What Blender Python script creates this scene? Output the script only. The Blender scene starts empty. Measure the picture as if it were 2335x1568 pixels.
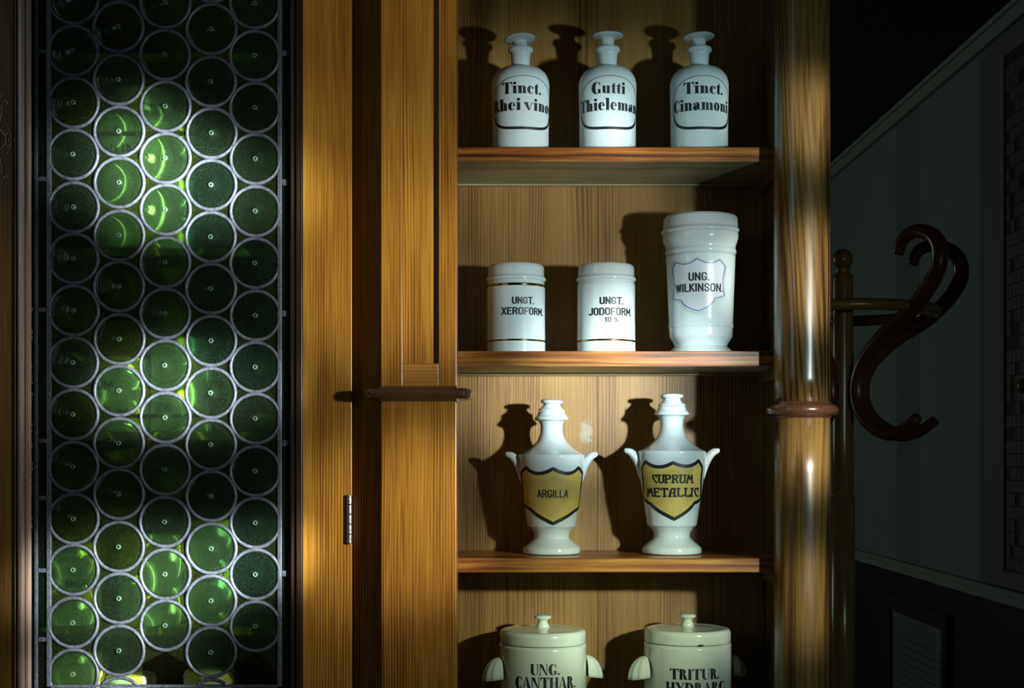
import bpy, bmesh, math, random
from mathutils import Vector, Matrix
random.seed(7)
PI = math.pi
C = bpy.context.scene.collection
sc = bpy.context.scene
F = 3300.0; VX = 1152.0; VY = 1040.0; CZ = 1.5      # focal length in pixels, vanishing point, eye height

def P(px, py, Y):                                    # measured pixel -> point at distance Y
    return Vector(((px-VX)*Y/F, Y, CZ-(py-VY)*Y/F))
def PX(px, Y): return (px-VX)*Y/F
def PZ(py, Y): return CZ-(py-VY)*Y/F

# ------------------------------------------------------------------ camera
cd = bpy.data.cameras.new('camera'); cam = bpy.data.objects.new('camera', cd); C.objects.link(cam)
cam.location = (0, 0, CZ); cam.rotation_euler = (PI/2, 0, 0)
cd.sensor_width = 36; cd.lens = 36*F/2335
cd.shift_x = (1167.5-VX)/2335; cd.shift_y = (VY-784)/2335
cd.clip_start = 0.05; cd.clip_end = 50
sc.camera = cam
sc.view_settings.view_transform = 'Standard'; sc.view_settings.look = 'None'
sc.view_settings.gamma = 1; sc.view_settings.use_curve_mapping = False
sc.view_settings.exposure = 0.0

# ------------------------------------------------------------------ world and lights
w = bpy.data.worlds.new('world'); sc.world = w; w.use_nodes = True
w.node_tree.nodes['Background'].inputs[0].default_value = (.62, .9, .85, 1)
w.node_tree.nodes['Background'].inputs[1].default_value = .012

LP = Vector((1.04, 1.05, 1.68))
def lamp(kind, name, loc, power, col=(.86, 1, .98), size=.03, target=None, ang=10, blend=.8):
    l = bpy.data.lights.new(name, kind); o = bpy.data.objects.new(name, l); C.objects.link(o)
    o.location = loc; l.energy = power; l.color = col
    if kind == 'AREA':
        l.shape = 'RECTANGLE'; l.size, l.size_y = size
    else:
        l.shadow_soft_size = size
    if kind == 'SPOT':
        l.spot_size = math.radians(ang); l.spot_blend = blend
    if target is not None:
        o.rotation_euler = (Vector(target)-Vector(loc)).to_track_quat('-Z', 'Y').to_euler()
    return o
COOL = (.74, .96, .99); WARM = (1.0, .97, .86); GREENISH = (.92, 1, .66); WHITE = (.90, 1, 1)
# main source: window light entering from the right, in dappled beams
lamp('SPOT', 'window_beam', LP, 24, COOL, .035, P(1200, 930, 2.6), 74, 1.0)
BEAMS = [  # px, py, Y, angle, power, colour
    (745, 520, 2.52, 17, 66, WARM),
    (745, 1150, 2.52, 26, 36, WARM),
    (945, 620, 2.46, 13, 82.5, WARM),
    (945, 1190, 2.46, 12, 135, WARM),
    (880, 40, 2.46, 18, 39, WARM),
    (15, 760, 2.52, 12, 33, WARM),
    (1290, 880, 2.75, 13, 299, WHITE),
    (1480, 860, 2.75, 9, 41.4, WHITE),
    (1230, 480, 2.75, 17, 48, WARM),
    (1395, 300, 2.56, 5, 130, WHITE),
    (1385, 200, 2.58, 8, 41.6, COOL),
    (1200, 270, 2.58, 9, 50, WHITE),
    (1590, 240, 2.58, 9, 41.6, COOL),
    (1410, 790, 2.56, 4.6, 120, WHITE),
    (1600, 650, 2.56, 7, 41.6, COOL),
    (1210, 700, 2.56, 7, 41.6, COOL),
    (1540, 1130, 2.56, 8, 35.2, COOL),
    (1290, 1400, 2.75, 15, 87, GREENISH),
    (1330, 1450, 2.6, 5.5, 60, WHITE),
    (1855, 270, 2.46, 7, 105, WARM),
    (1855, 630, 2.46, 9, 165, WARM),
    (1845, 1010, 2.46, 8, 165, WARM),
    (1850, 1370, 2.46, 8, 82.5, WARM),
    (1400, 352, 2.54, 14, 27, WARM),
    (1450, 820, 2.54, 14, 27, WARM),
    (1500, 1290, 2.54, 14, 27, WARM),
    (380, 420, 2.575, 6.5, 1430, WHITE),
    (310, 315, 2.575, 5.5, 700, WHITE),
    (285, 400, 2.575, 6.5, 910, WHITE),
    (285, 890, 2.60, 5.5, 1300, WHITE),
    (400, 890, 2.60, 6, 910, WHITE),
    (170, 1330, 2.60, 6.2, 1040, WHITE),
    (360, 1330, 2.60, 6, 1040, WHITE),
    (490, 1300, 2.60, 5, 910, WHITE),
    (595, 425, 2.52, 6, 200, WHITE),
    (170, 1540, 2.62, 6, 910, WHITE),
]
for i, (px, py, Y, a, pw, col) in enumerate(BEAMS):
    lamp('SPOT', 'window_beam', LP+Vector((random.uniform(-.02, .02), 0, random.uniform(-.02, .02))), pw, col, .03, P(px, py, Y), a, 1.0)
# dim added fills: one far left behind the cupboard, one behind the camera
lamp('AREA', 'left_fill_light', (-3.3, -.5, 2.5), 7, (.7, .95, 1), (1.0, 1.6), (-.1, 2.5, 1.6))  # added light for the cool stripe on the column's left edge
lamp('AREA', 'far_fill_light', (-2.3, 6.2, 2.0), 9.5, (.80, 1, .86), (1.4, 1.2), (1.6, 6.0, 1.8))  # added unseen light to lift the right wall; no window stands there

# ------------------------------------------------------------------ mesh helpers
def new_obj(name, bm, mat, parent=None, smooth=False, me=None):
    if me is None:
        me = bpy.data.meshes.new(name); bmesh.ops.recalc_face_normals(bm, faces=bm.faces[:]); bm.to_mesh(me); bm.free()
        if smooth:
            for p in me.polygons: p.use_smooth = True
        if mat: me.materials.append(mat)
    o = bpy.data.objects.new(name, me); C.objects.link(o)
    if parent: o.parent = parent
    return o
def tag(o, label=None, cat=None, group=None, kind=None):
    if label: o['label'] = label
    if cat: o['category'] = cat
    if group: o['group'] = group
    if kind: o['kind'] = kind
    return o
def empty(name, loc, label, cat, group=None, rz=0):
    o = bpy.data.objects.new(name, None); C.objects.link(o); o.location = loc; o.rotation_euler = (0, 0, rz)
    o.empty_display_size = .05
    return tag(o, label, cat, group)
def bx(bm, x0, x1, y0, y1, z0, z1, bev=0):
    vs = [bm.verts.new(p) for p in ((x0,y0,z0),(x1,y0,z0),(x1,y1,z0),(x0,y1,z0),(x0,y0,z1),(x1,y0,z1),(x1,y1,z1),(x0,y1,z1))]
    fs = [bm.faces.new([vs[i] for i in q]) for q in ((0,3,2,1),(4,5,6,7),(0,1,5,4),(1,2,6,5),(2,3,7,6),(3,0,4,7))]
    if bev:
        es = set(e for f in fs for e in f.edges)
        bmesh.ops.bevel(bm, geom=list(es), offset=bev, segments=2, affect='EDGES', profile=.5)
def box(name, mat, parent, x0, x1, y0, y1, z0, z1, bev=0):
    bm = bmesh.new(); bx(bm, x0, x1, y0, y1, z0, z1, bev); return new_obj(name, bm, mat, parent)
def resample(pts, n=5):
    """Catmull-Rom through (r,z); a repeated point makes a corner."""
    out = []
    segs = [[pts[0]]]
    for a in pts[1:]:
        if a == segs[-1][-1]: segs.append([a])
        else: segs[-1].append(a)
    for s in segs:
        if len(s) < 2: continue
        for i in range(len(s)-1):
            p0 = s[max(i-1, 0)]; p1 = s[i]; p2 = s[i+1]; p3 = s[min(i+2, len(s)-1)]
            for k in range(n):
                t = k/n
                out.append(tuple(.5*((2*p1[j])+(-p0[j]+p2[j])*t+(2*p0[j]-5*p1[j]+4*p2[j]-p3[j])*t*t+(-p0[j]+3*p1[j]-3*p2[j]+p3[j])*t**3) for j in (0, 1)))
                out[-1] = (out[-1][0], min(max(out[-1][1], min(p1[1], p2[1])), max(p1[1], p2[1])))
        out.append(s[-1])
    res = [out[0]]
    for p in out[1:]:
        if abs(p[0]-res[-1][0])+abs(p[1]-res[-1][1]) > 1e-5: res.append(p)
    return [(max(r, 0), z) for r, z in res]
def lathe(bm, prof, seg=64, cx=0, cy=0, cz=0):
    rings = []
    for r, z in prof:
        if r < 1e-5: rings.append([bm.verts.new((cx, cy, cz+z))])
        else: rings.append([bm.verts.new((cx+r*math.cos(2*PI*i/seg), cy+r*math.sin(2*PI*i/seg), cz+z)) for i in range(seg)])
    for a, b in zip(rings, rings[1:]):
        for i in range(seg):
            j = (i+1) % seg
            if len(a) == 1 and len(b) == 1: continue
            if len(a) == 1: bm.faces.new((a[0], b[i], b[j]))
            elif len(b) == 1: bm.faces.new((a[i], a[j], b[0]))
            else: bm.faces.new((a[i], a[j], b[j], b[i]))
def tube(bm, pts, rad, seg=12, flat=1.0, up=None, caps=True):
    pts = [Vector(p) for p in pts]; n = len(pts)
    if not hasattr(rad, '__len__'): rad = [rad]*n
    rings = []; ref = up or Vector((0, 0, 1))
    for i, p in enumerate(pts):
        t = (pts[min(i+1, n-1)]-pts[max(i-1, 0)]).normalized()
        if up is None:
            if abs(t.dot(ref)) > .99: ref = Vector((1, 0, 0)) if abs(t.x) < .9 else Vector((0, 1, 0))
            a = t.cross(ref).normalized(); ref = a.cross(t).normalized()
        else:
            a = (up-t*up.dot(t)).normalized()
        b = t.cross(a)
        if up is None: a, b = b, a
        rings.append([bm.verts.new(p+a*math.cos(2*PI*k/seg)*rad[i]+b*math.sin(2*PI*k/seg)*rad[i]*flat) for k in range(seg)])
    for r0, r1 in zip(rings, rings[1:]):
        for k in range(seg):
            bm.faces.new((r0[k], r0[(k+1) % seg], r1[(k+1) % seg], r1[k]))
    if caps:
        bm.faces.new(rings[0][::-1]); bm.faces.new(rings[-1])
def spline(pts, n=8):
    out = []
    for i in range(len(pts)-1):
        p0 = Vector(pts[max(i-1, 0)]); p1 = Vector(pts[i]); p2 = Vector(pts[i+1]); p3 = Vector(pts[min(i+2, len(pts)-1)])
        for k in range(n):
            t = k/n
            out.append(.5*((2*p1)+(-p0+p2)*t+(2*p0-5*p1+4*p2-p3)*t*t+(-p0+3*p1-3*p2+p3)*t**3))
    out.append(Vector(pts[-1])); return out
def radius_at(prof, z):
    best = None
    for (r0, z0), (r1, z1) in zip(prof, prof[1:]):
        if min(z0, z1) <= z <= max(z0, z1) and abs(z1-z0) > 1e-7:
            r = r0+(r1-r0)*(z-z0)/(z1-z0)
            best = r if best is None else max(best, r)
    return best if best is not None else prof[len(prof)//2][0]

# ------------------------------------------------------------------ materials
def mat(name):
    m = bpy.data.materials.new(name); m.use_nodes = True; nt = m.node_tree
    return m, nt, nt.nodes, nt.links, nt.nodes['Principled BSDF']
def setp(b, **k):
    for a, v in k.items():
        a = a.replace('_', ' ')
        b.inputs[a].default_value = v
def node(ns, t, **k):
    n = ns.new(t)
    for a, v in k.items(): setattr(n, a, v)
    return n
def ramp(ns, stops):
    r = ns.new('ShaderNodeValToRGB'); e = r.color_ramp.elements
    e[0].position, e[0].color = stops[0][0], (*stops[0][1], 1); e[1].position, e[1].color = stops[-1][0], (*stops[-1][1], 1)
    for p, c in stops[1:-1]:
        x = e.new(p); x.color = (*c, 1)
    return r
def wood(name, dark, mid, light, axis='Z', rough=.38, coat=.25, fine=1.0, rings=.35, bump=.2, stain=None, lines=1000, figure=30):
    m, nt, ns, lk, b = mat(name)
    tc = node(ns, 'ShaderNodeTexCoord'); oi = node(ns, 'ShaderNodeObjectInfo')
    off = node(ns, 'ShaderNodeVectorMath', operation='SCALE'); cmb = node(ns, 'ShaderNodeCombineXYZ')
    for i in range(3): lk.new(oi.outputs['Random'], cmb.inputs[i])
    lk.new(cmb.outputs[0], off.inputs[0]); off.inputs['Scale'].default_value = 3.7
    add = node(ns, 'ShaderNodeVectorMath', operation='ADD'); lk.new(tc.outputs['Object'], add.inputs[0]); lk.new(off.outputs[0], add.inputs[1])
    def mp(sc_):
        q = node(ns, 'ShaderNodeMapping'); q.inputs['Scale'].default_value = sc_; lk.new(add.outputs[0], q.inputs['Vector']); return q
    def ax(a, c):                                    # c along the grain, a across
        return {'Z': (a, a, c), 'X': (c, a, a)}[axis]
    # broad figure: distorted growth rings
    m1 = mp(ax(7, .55)); n1 = node(ns, 'ShaderNodeTexNoise'); n1.inputs['Scale'].default_value = 1; n1.inputs['Detail'].default_value = 2; n1.inputs['Distortion'].default_value = .4
    lk.new(m1.outputs[0], n1.inputs['Vector'])
    mul = node(ns, 'ShaderNodeMath', operation='MULTIPLY'); lk.new(n1.outputs['Fac'], mul.inputs[0]); mul.inputs[1].default_value = figure
    sx_ = node(ns, 'ShaderNodeSeparateXYZ'); lk.new(add.outputs[0], sx_.inputs[0])
    ka = node(ns, 'ShaderNodeMath', operation='MULTIPLY_ADD'); lk.new(sx_.outputs['X' if axis == 'Z' else 'Z'], ka.inputs[0]); ka.inputs[1].default_value = lines; lk.new(mul.outputs[0], ka.inputs[2])
    sn = node(ns, 'ShaderNodeMath', operation='SINE'); lk.new(ka.outputs[0], sn.inputs[0])
    sa = node(ns, 'ShaderNodeMath', operation='MULTIPLY_ADD'); lk.new(sn.outputs[0], sa.inputs[0]); sa.inputs[1].default_value = .5; sa.inputs[2].default_value = .5
    sp = node(ns, 'ShaderNodeMath', operation='POWER'); lk.new(sa.outputs[0], sp.inputs[0]); sp.inputs[1].default_value = 2.2
    mq = mp(ax(22, 1.0)); nq = node(ns, 'ShaderNodeTexNoise'); nq.inputs['Scale'].default_value = 1; nq.inputs['Detail'].default_value = 1; lk.new(mq.outputs[0], nq.inputs['Vector'])
    rq = ramp(ns, [(.35, (0, 0, 0)), (.65, (1, 1, 1))]); lk.new(nq.outputs['Fac'], rq.inputs[0])
    sr = node(ns, 'ShaderNodeMath', operation='MULTIPLY'); lk.new(sp.outputs[0], sr.inputs[0]); lk.new(rq.outputs[0], sr.inputs[1])
    sn2 = node(ns, 'ShaderNodeMath', operation='MULTIPLY_ADD'); lk.new(sr.outputs[0], sn2.inputs[0]); sn2.inputs[1].default_value = -rings; sn2.inputs[2].default_value = .22*rings
    m2 = mp(ax(330*fine, 7)); n2 = node(ns, 'ShaderNodeTexNoise'); n2.inputs['Scale'].default_value = 1; n2.inputs['Detail'].default_value = 3; lk.new(m2.outputs[0], n2.inputs['Vector'])
    m3 = mp(ax(14, 1.3)); n3 = node(ns, 'ShaderNodeTexNoise'); n3.inputs['Scale'].default_value = 1; n3.inputs['Detail'].default_value = 4; lk.new(m3.outputs[0], n3.inputs['Vector'])
    s1 = node(ns, 'ShaderNodeMath', operation='ADD'); lk.new(sn2.outputs[0], s1.inputs[0]); lk.new(n2.outputs['Fac'], s1.inputs[1])
    s2 = node(ns, 'ShaderNodeMath', operation='ADD'); lk.new(s1.outputs[0], s2.inputs[0]); lk.new(n3.outputs['Fac'], s2.inputs[1])
    s3 = node(ns, 'ShaderNodeMath', operation='MULTIPLY'); lk.new(s2.outputs[0], s3.inputs[0]); s3.inputs[1].default_value = .5
    rp = ramp(ns, [(.3, dark), (.5, mid), (.7, light)]); lk.new(s3.outputs[0], rp.inputs[0])
    col = rp.outputs[0]
    if stain:
        gp = node(ns, 'ShaderNodeTexCoord')
        sub = node(ns, 'ShaderNodeVectorMath', operation='SUBTRACT'); lk.new(gp.outputs['Object'], sub.inputs[0]); sub.inputs[1].default_value = stain
        scl = node(ns, 'ShaderNodeVectorMath', operation='MULTIPLY'); lk.new(sub.outputs[0], scl.inputs[0]); scl.inputs[1].default_value = (1.35, 0, .8)
        ln = node(ns, 'ShaderNodeVectorMath', operation='LENGTH'); lk.new(scl.outputs[0], ln.inputs[0])
        nn = node(ns, 'ShaderNodeTexNoise'); nn.inputs['Scale'].default_value = 90; nn.inputs['Detail'].default_value = 5; lk.new(gp.outputs['Object'], nn.inputs['Vector'])
        ma = node(ns, 'ShaderNodeMath', operation='MULTIPLY_ADD'); lk.new(nn.outputs['Fac'], ma.inputs[0]); ma.inputs[1].default_value = .05; lk.new(ln.outputs['Value'], ma.inputs[2])
        r2 = ramp(ns, [(.034, (1, 1, 1)), (.044, (0, 0, 0))]); lk.new(ma.outputs[0], r2.inputs[0])
        mx = node(ns, 'ShaderNodeMixRGB'); lk.new(r2.outputs[0], mx.inputs[0]); lk.new(col, mx.inputs[1]); mx.inputs[2].default_value = (.34, .30, .22, 1)
        kd = node(ns, 'ShaderNodeVectorMath', operation='SUBTRACT'); lk.new(gp.outputs['Object'], kd.inputs[0]); kd.inputs[1].default_value = P(1100, 12, 2.755)
        ks = node(ns, 'ShaderNodeVectorMath', operation='MULTIPLY'); lk.new(kd.outputs[0], ks.inputs[0]); ks.inputs[1].default_value = (1, 0, .55)
        kl = node(ns, 'ShaderNodeVectorMath', operation='LENGTH'); lk.new(ks.outputs[0], kl.inputs[0])
        km = node(ns, 'ShaderNodeMath', operation='MULTIPLY'); lk.new(kl.outputs['Value'], km.inputs[0]); km.inputs[1].default_value = 1500
        ksn = node(ns, 'ShaderNodeMath', operation='SINE'); lk.new(km.outputs[0], ksn.inputs[0])
        kr = ramp(ns, [(.014, (1, 1, 1)), (.034, (0, 0, 0))]); lk.new(kl.outputs['Value'], kr.inputs[0])
        k5 = node(ns, 'ShaderNodeMath', operation='MULTIPLY_ADD'); lk.new(ksn.outputs[0], k5.inputs[0]); k5.inputs[1].default_value = .25; k5.inputs[2].default_value = .55
        k6 = node(ns, 'ShaderNodeMath', operation='MULTIPLY'); lk.new(k5.outputs[0], k6.inputs[0]); lk.new(kr.outputs[0], k6.inputs[1])
        mk = node(ns, 'ShaderNodeMixRGB'); lk.new(k6.outputs[0], mk.inputs[0]); lk.new(mx.outputs[0], mk.inputs[1]); mk.inputs[2].default_value = (.07, .035, .01, 1)
        col = mk.outputs[0]
    lk.new(col, b.inputs['Base Color'])
    setp(b, Roughness=rough, Coat_Weight=coat, Coat_Roughness=.22)
    bp = node(ns, 'ShaderNodeBump'); bp.inputs['Strength'].default_value = bump; bp.inputs['Distance'].default_value = .001
    lk.new(s1.outputs[0], bp.inputs['Height']); lk.new(bp.outputs[0], b.inputs['Normal'])
    return m
M = {}
M['gold_wood'] = wood('golden_stained_oak', (.15, .046, .005), (.37, .155, .015), (.57, .28, .034), rough=.33, coat=.25, lines=1250, figure=42, rings=.55)
M['gold_wood_h'] = wood('golden_stained_oak_across', (.15, .055, .007), (.36, .15, .016), (.52, .24, .03), axis='X', rough=.4, rings=.5)
M['brown_wood'] = wood('brown_stained_stile', (.10, .035, .006), (.22, .095, .014), (.30, .15, .024), rough=.35, coat=.25, lines=1250, figure=30, rings=.35)
M['moulding'] = wood('worn_rosy_moulding', (.24, .13, .09), (.42, .27, .20), (.55, .38, .30), rough=.2, coat=.6, rings=.3, figure=10)
M['dark_wood'] = wood('dark_walnut', (.018, .008, .005), (.035, .016, .009), (.06, .026, .014), rough=.3, coat=.4)
M['dark_frame'] = wood('dark_cabinet_frame', (.07, .05, .02), (.15, .11, .045), (.2, .15, .06), rough=.6, coat=0)
PINE = ((.11, .050, .008), (.255, .137, .029), (.35, .215, .055))
M['pine'] = wood('aged_pine_board', *PINE, rough=.45, coat=.2, lines=1050, figure=60, rings=.42)
M['pine_stain'] = wood('scuffed_pine_board', *PINE, rough=.45, coat=.2, lines=950, figure=75, rings=.42, stain=P(1335, 985, 2.755))
M['shelf'] = wood('shelf_edge_wood', (.045, .013, .004), (.28, .088, .012), (.58, .30, .05), axis='X', rough=.35, coat=.3, rings=.5, lines=420, figure=34, fine=.6)
M['under'] = wood('shelf_grey_underside', (.20, .17, .09), (.34, .32, .19), (.46, .44, .30), axis='X', rough=.5, coat=.1, rings=.3)
M['column'] = wood('varnished_column_wood', (.035, .015, .004), (.11, .058, .014), (.25, .155, .042), rough=.3, coat=.5, rings=.75, lines=420, figure=110)
M['ring'] = wood('dark_ring_wood', (.05, .022, .012), (.10, .045, .024), (.16, .075, .04), axis='X', rough=.25, coat=.6, rings=.3)
M['coat_wood'] = wood('bentwood', (.16, .09, .025), (.25, .14, .04), (.36, .2, .06), rough=.25, coat=.5)
M['hook_wood'] = wood('red_bentwood', (.085, .024, .012), (.14, .036, .018), (.19, .05, .024), rough=.3, coat=.3)

def simple(name, col, rough=.4, metal=0, coat=0, noise=0, nscale=40, spec=None):
    m, nt, ns, lk, b = mat(name)
    setp(b, Base_Color=(*col, 1), Roughness=rough, Metallic=metal, Coat_Weight=coat)
    if noise:
        tc = node(ns, 'ShaderNodeTexCoord'); n = node(ns, 'ShaderNodeTexNoise'); n.inputs['Scale'].default_value = nscale; n.inputs['Detail'].default_value = 5
        lk.new(tc.outputs['Object'], n.inputs['Vector'])
        rp = ramp(ns, [(.3, tuple(c*(1-noise) for c in col)), (.7, tuple(min(1, c*(1+noise)) for c in col))]); lk.new(n.outputs['Fac'], rp.inputs[0]); lk.new(rp.outputs[0], b.inputs['Base Color'])
        bp = node(ns, 'ShaderNodeBump'); bp.inputs['Strength'].default_value = .2; bp.inputs['Distance'].default_value = .002; lk.new(n.outputs['Fac'], bp.inputs['Height']); lk.new(bp.outputs[0], b.inputs['Normal'])
    return m
M['porcelain'] = simple('white_porcelain', (.63, .74, .76), .12, coat=.5)
M['inner'] = simple('satin_white_stoneware', (.78, .80, .78), .5)
M['matt_porcelain'] = simple('satin_opal_glass', (.62, .75, .77), .28, coat=.15)
M['cream_porcelain'] = simple('cream_stoneware', (.64, .73, .60), .14, coat=.5)
M['ink'] = simple('black_lettering', (.012, .017, .018), .45)
M['blue_line'] = simple('blue_outline', (.03, .09, .50), .4)
M['shield_pale'] = simple('pale_label_ground', (.66, .70, .74), .3)
M['shield_halo'] = simple('faded_label_stain', (.53, .62, .54), .25, noise=.12, nscale=120)
M['shield_yellow'] = simple('ochre_label_ground', (.62, .50, .13), .38, noise=.16, nscale=35)
M['gold'] = simple('gilt_band', (.48, .32, .10), .18, 1)
M['brass'] = simple('old_brass', (.62, .56, .38), .5, .8, noise=.4, nscale=300)
M['steel'] = simple('worn_steel', (.55, .53, .5), .35, 1, noise=.3, nscale=300)
M['lead'] = simple('grey_lead', (.088, .094, .115), .45, .2, noise=.45, nscale=160)
M['chip'] = simple('bare_chip', (.03, .02, .02), .6)
M['pontil'] = simple('pontil_scar_glint', (.07, .12, .085), .25, coat=.6, noise=.8, nscale=700)  # grey-green colour stands in for the lamp's glint on the pontil ring
M['copper_flake'] = simple('flaking_pink_foil', (.45, .25, .2), .6)
M['paper'] = simple('notice_paper', (.13, .14, .125), .8)
M['wall'] = simple('grey_green_wall_paint', (.20, .235, .22), .85, noise=.05, nscale=6)
M['wall_dark'] = simple('darker_wall_tone', (.14, .16, .15), .85)
M['trim'] = simple('brown_grey_trim_paint', (.16, .145, .13), .6, noise=.1)
M['cornice'] = simple('pale_cornice_paint', (.24, .28, .24), .7)
M['wainscot'] = simple('black_brown_wainscot', (.012, .007, .007), .6)
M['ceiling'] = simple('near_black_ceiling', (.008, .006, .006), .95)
M['floor'] = simple('dark_floor_boards', (.03, .02, .015), .6, noise=.3, nscale=8)
M['mosaic_a'] = simple('dull_mosaic_glass', (.12, .115, .10), .3)
M['mosaic_b'] = simple('dark_mosaic_glass', (.05, .05, .055), .3)

def glass(name, tint, rscale=1.0, refr=.22):
    m, nt, ns, lk, b = mat(name); ns.remove(b)
    out = [n for n in ns if n.type == 'OUTPUT_MATERIAL'][0]
    tc = node(ns, 'ShaderNodeTexCoord'); sx = node(ns, 'ShaderNodeSeparateXYZ'); lk.new(tc.outputs['Object'], sx.inputs[0])
    cb = node(ns, 'ShaderNodeCombineXYZ'); lk.new(sx.outputs['X'], cb.inputs[0]); lk.new(sx.outputs['Z'], cb.inputs[2])
    wob = node(ns, 'ShaderNodeTexNoise'); wob.inputs['Scale'].default_value = 22; lk.new(tc.outputs['Object'], wob.inputs['Vector'])
    ln = node(ns, 'ShaderNodeVectorMath', operation='LENGTH'); lk.new(cb.outputs[0], ln.inputs[0])
    wm = node(ns, 'ShaderNodeMath', operation='MULTIPLY_ADD'); lk.new(wob.outputs['Fac'], wm.inputs[0]); wm.inputs[1].default_value = .008; lk.new(ln.outputs['Value'], wm.inputs[2])
    oi = node(ns, 'ShaderNodeObjectInfo')
    c2 = node(ns, 'ShaderNodeCombineXYZ'); lk.new(wm.outputs[0], c2.inputs[0]); lk.new(oi.outputs['Random'], c2.inputs[1])
    mp = node(ns, 'ShaderNodeMapping'); mp.inputs['Scale'].default_value = (420*rscale, 30, 1); lk.new(c2.outputs[0], mp.inputs[0])
    n = node(ns, 'ShaderNodeTexNoise'); n.inputs['Scale'].default_value = 1; n.inputs['Detail'].default_value = 3; lk.new(mp.outputs[0], n.inputs['Vector'])
    rp = ramp(ns, [(.25, tuple(c*.82 for c in tint)), (.75, tuple(min(1, c*1.12) for c in tint))]); lk.new(n.outputs['Fac'], rp.inputs[0])
    bp = node(ns, 'ShaderNodeBump'); bp.inputs['Strength'].default_value = .35; bp.inputs['Distance'].default_value = .0012; lk.new(n.outputs['Fac'], bp.inputs['Height'])
    tr = node(ns, 'ShaderNodeBsdfTransparent'); lk.new(rp.outputs[0], tr.inputs[0])
    rf = node(ns, 'ShaderNodeBsdfRefraction'); lk.new(rp.outputs[0], rf.inputs[0]); rf.inputs['IOR'].default_value = 1.22; rf.inputs['Roughness'].default_value = .0; lk.new(bp.outputs[0], rf.inputs['Normal'])
    m1 = node(ns, 'ShaderNodeMixShader'); m1.inputs[0].default_value = refr; lk.new(tr.outputs[0], m1.inputs[1]); lk.new(rf.outputs[0], m1.inputs[2])
    df = node(ns, 'ShaderNodeBsdfDiffuse'); df.inputs[0].default_value = (tint[0]*.35+.05, tint[1]*.55, tint[2]*.45, 1)
    dn = node(ns, 'ShaderNodeTexNoise'); dn.inputs['Scale'].default_value = 900; dn.inputs['Detail'].default_value = 2; lk.new(tc.outputs['Object'], dn.inputs['Vector'])
    dr_ = ramp(ns, [(.52, (.012, .012, .012)), (.8, (.10, .10, .10))]); lk.new(dn.outputs['Fac'], dr_.inputs[0])
    m0 = node(ns, 'ShaderNodeMixShader'); lk.new(dr_.outputs[0], m0.inputs[0]); lk.new(m1.outputs[0], m0.inputs[1]); lk.new(df.outputs[0], m0.inputs[2]); m1 = m0
    gl = node(ns, 'ShaderNodeBsdfGlossy'); gl.inputs['Roughness'].default_value = .04; gl.inputs[0].default_value = (.8, .9, .9, 1); lk.new(bp.outputs[0], gl.inputs['Normal'])
    fr = node(ns, 'ShaderNodeFresnel'); fr.inputs[0].default_value = 1.45
    m2 = node(ns, 'ShaderNodeMixShader'); lk.new(fr.outputs[0], m2.inputs[0]); lk.new(m1.outputs[0], m2.inputs[1]); lk.new(gl.outputs[0], m2.inputs[2])
    lk.new(m2.outputs[0], out.inputs['Surface'])
    return m
M['glass_green'] = glass('bottle_green_glass', (.72, .92, .58))
M['glass_olive'] = glass('olive_green_glass', (.74, .84, .28))
M['glass_deep'] = glass('deep_green_glass', (.50, .76, .55))
M['glass_yellow'] = glass('yellow_corner_glass', (.86, .88, .35), refr=.15)
M['glass_strip'] = glass('dark_strip_glass', (.36, .58, .34), refr=.2)

# ------------------------------------------------------------------ lettering
def rc(x0, y0, x1, y1): return [((x0,y0),(x1,y0),(x1,y1),(x0,y1))]
def arc(cx, cy, rx, ry, ix, iy, irx, iry, a0, a1, n=None):
    n = n or max(6, int(abs(a1-a0)/15)); q = []
    for k in range(n):
        t0 = math.radians(a0+(a1-a0)*k/n); t1 = math.radians(a0+(a1-a0)*(k+1)/n)
        q.append(((cx+rx*math.cos(t0), cy+ry*math.sin(t0)), (cx+rx*math.cos(t1), cy+ry*math.sin(t1)),
                  (ix+irx*math.cos(t1), iy+iry*math.sin(t1)), (ix+irx*math.cos(t0), iy+iry*math.sin(t0))))
    return q
def dot(x, y, r, ry=None): return arc(x, y, r, ry or r, x, y, 0, 0, 0, 360, 12)
def sh(q, dx): return [tuple((p[0]+dx, p[1]) for p in f) for f in q]
def dstem(x, top, w=.24, flag=True, base=True):
    q = rc(x, 0, x+w, top)
    if flag: q += [((x-.09, top-.03), (x, top-.10), (x, top), (x-.09, top))]
    if base: q += rc(x-.07, 0, x+w+.07, .03)
    return q
def narch(x): return arc(x+.36, .46, .2, .2, x+.28, .44, .06, .19, 0, 180)+rc(x+.34, 0, x+.56, .46)+rc(x+.28, 0, x+.62, .03)
def cstem(x, w=.24): return rc(x, 0, x+w, 1)+rc(x-.06, 0, x+w+.06, .03)+rc(x-.06, .97, x+w+.06, 1)
def hair(x, s0=True, s1=True):
    q = rc(x, 0, x+.045, 1)
    if s0: q += rc(x-.1, 0, x+.14, .03)
    if s1: q += rc(x-.1, .97, x+.14, 1)
    return q
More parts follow.
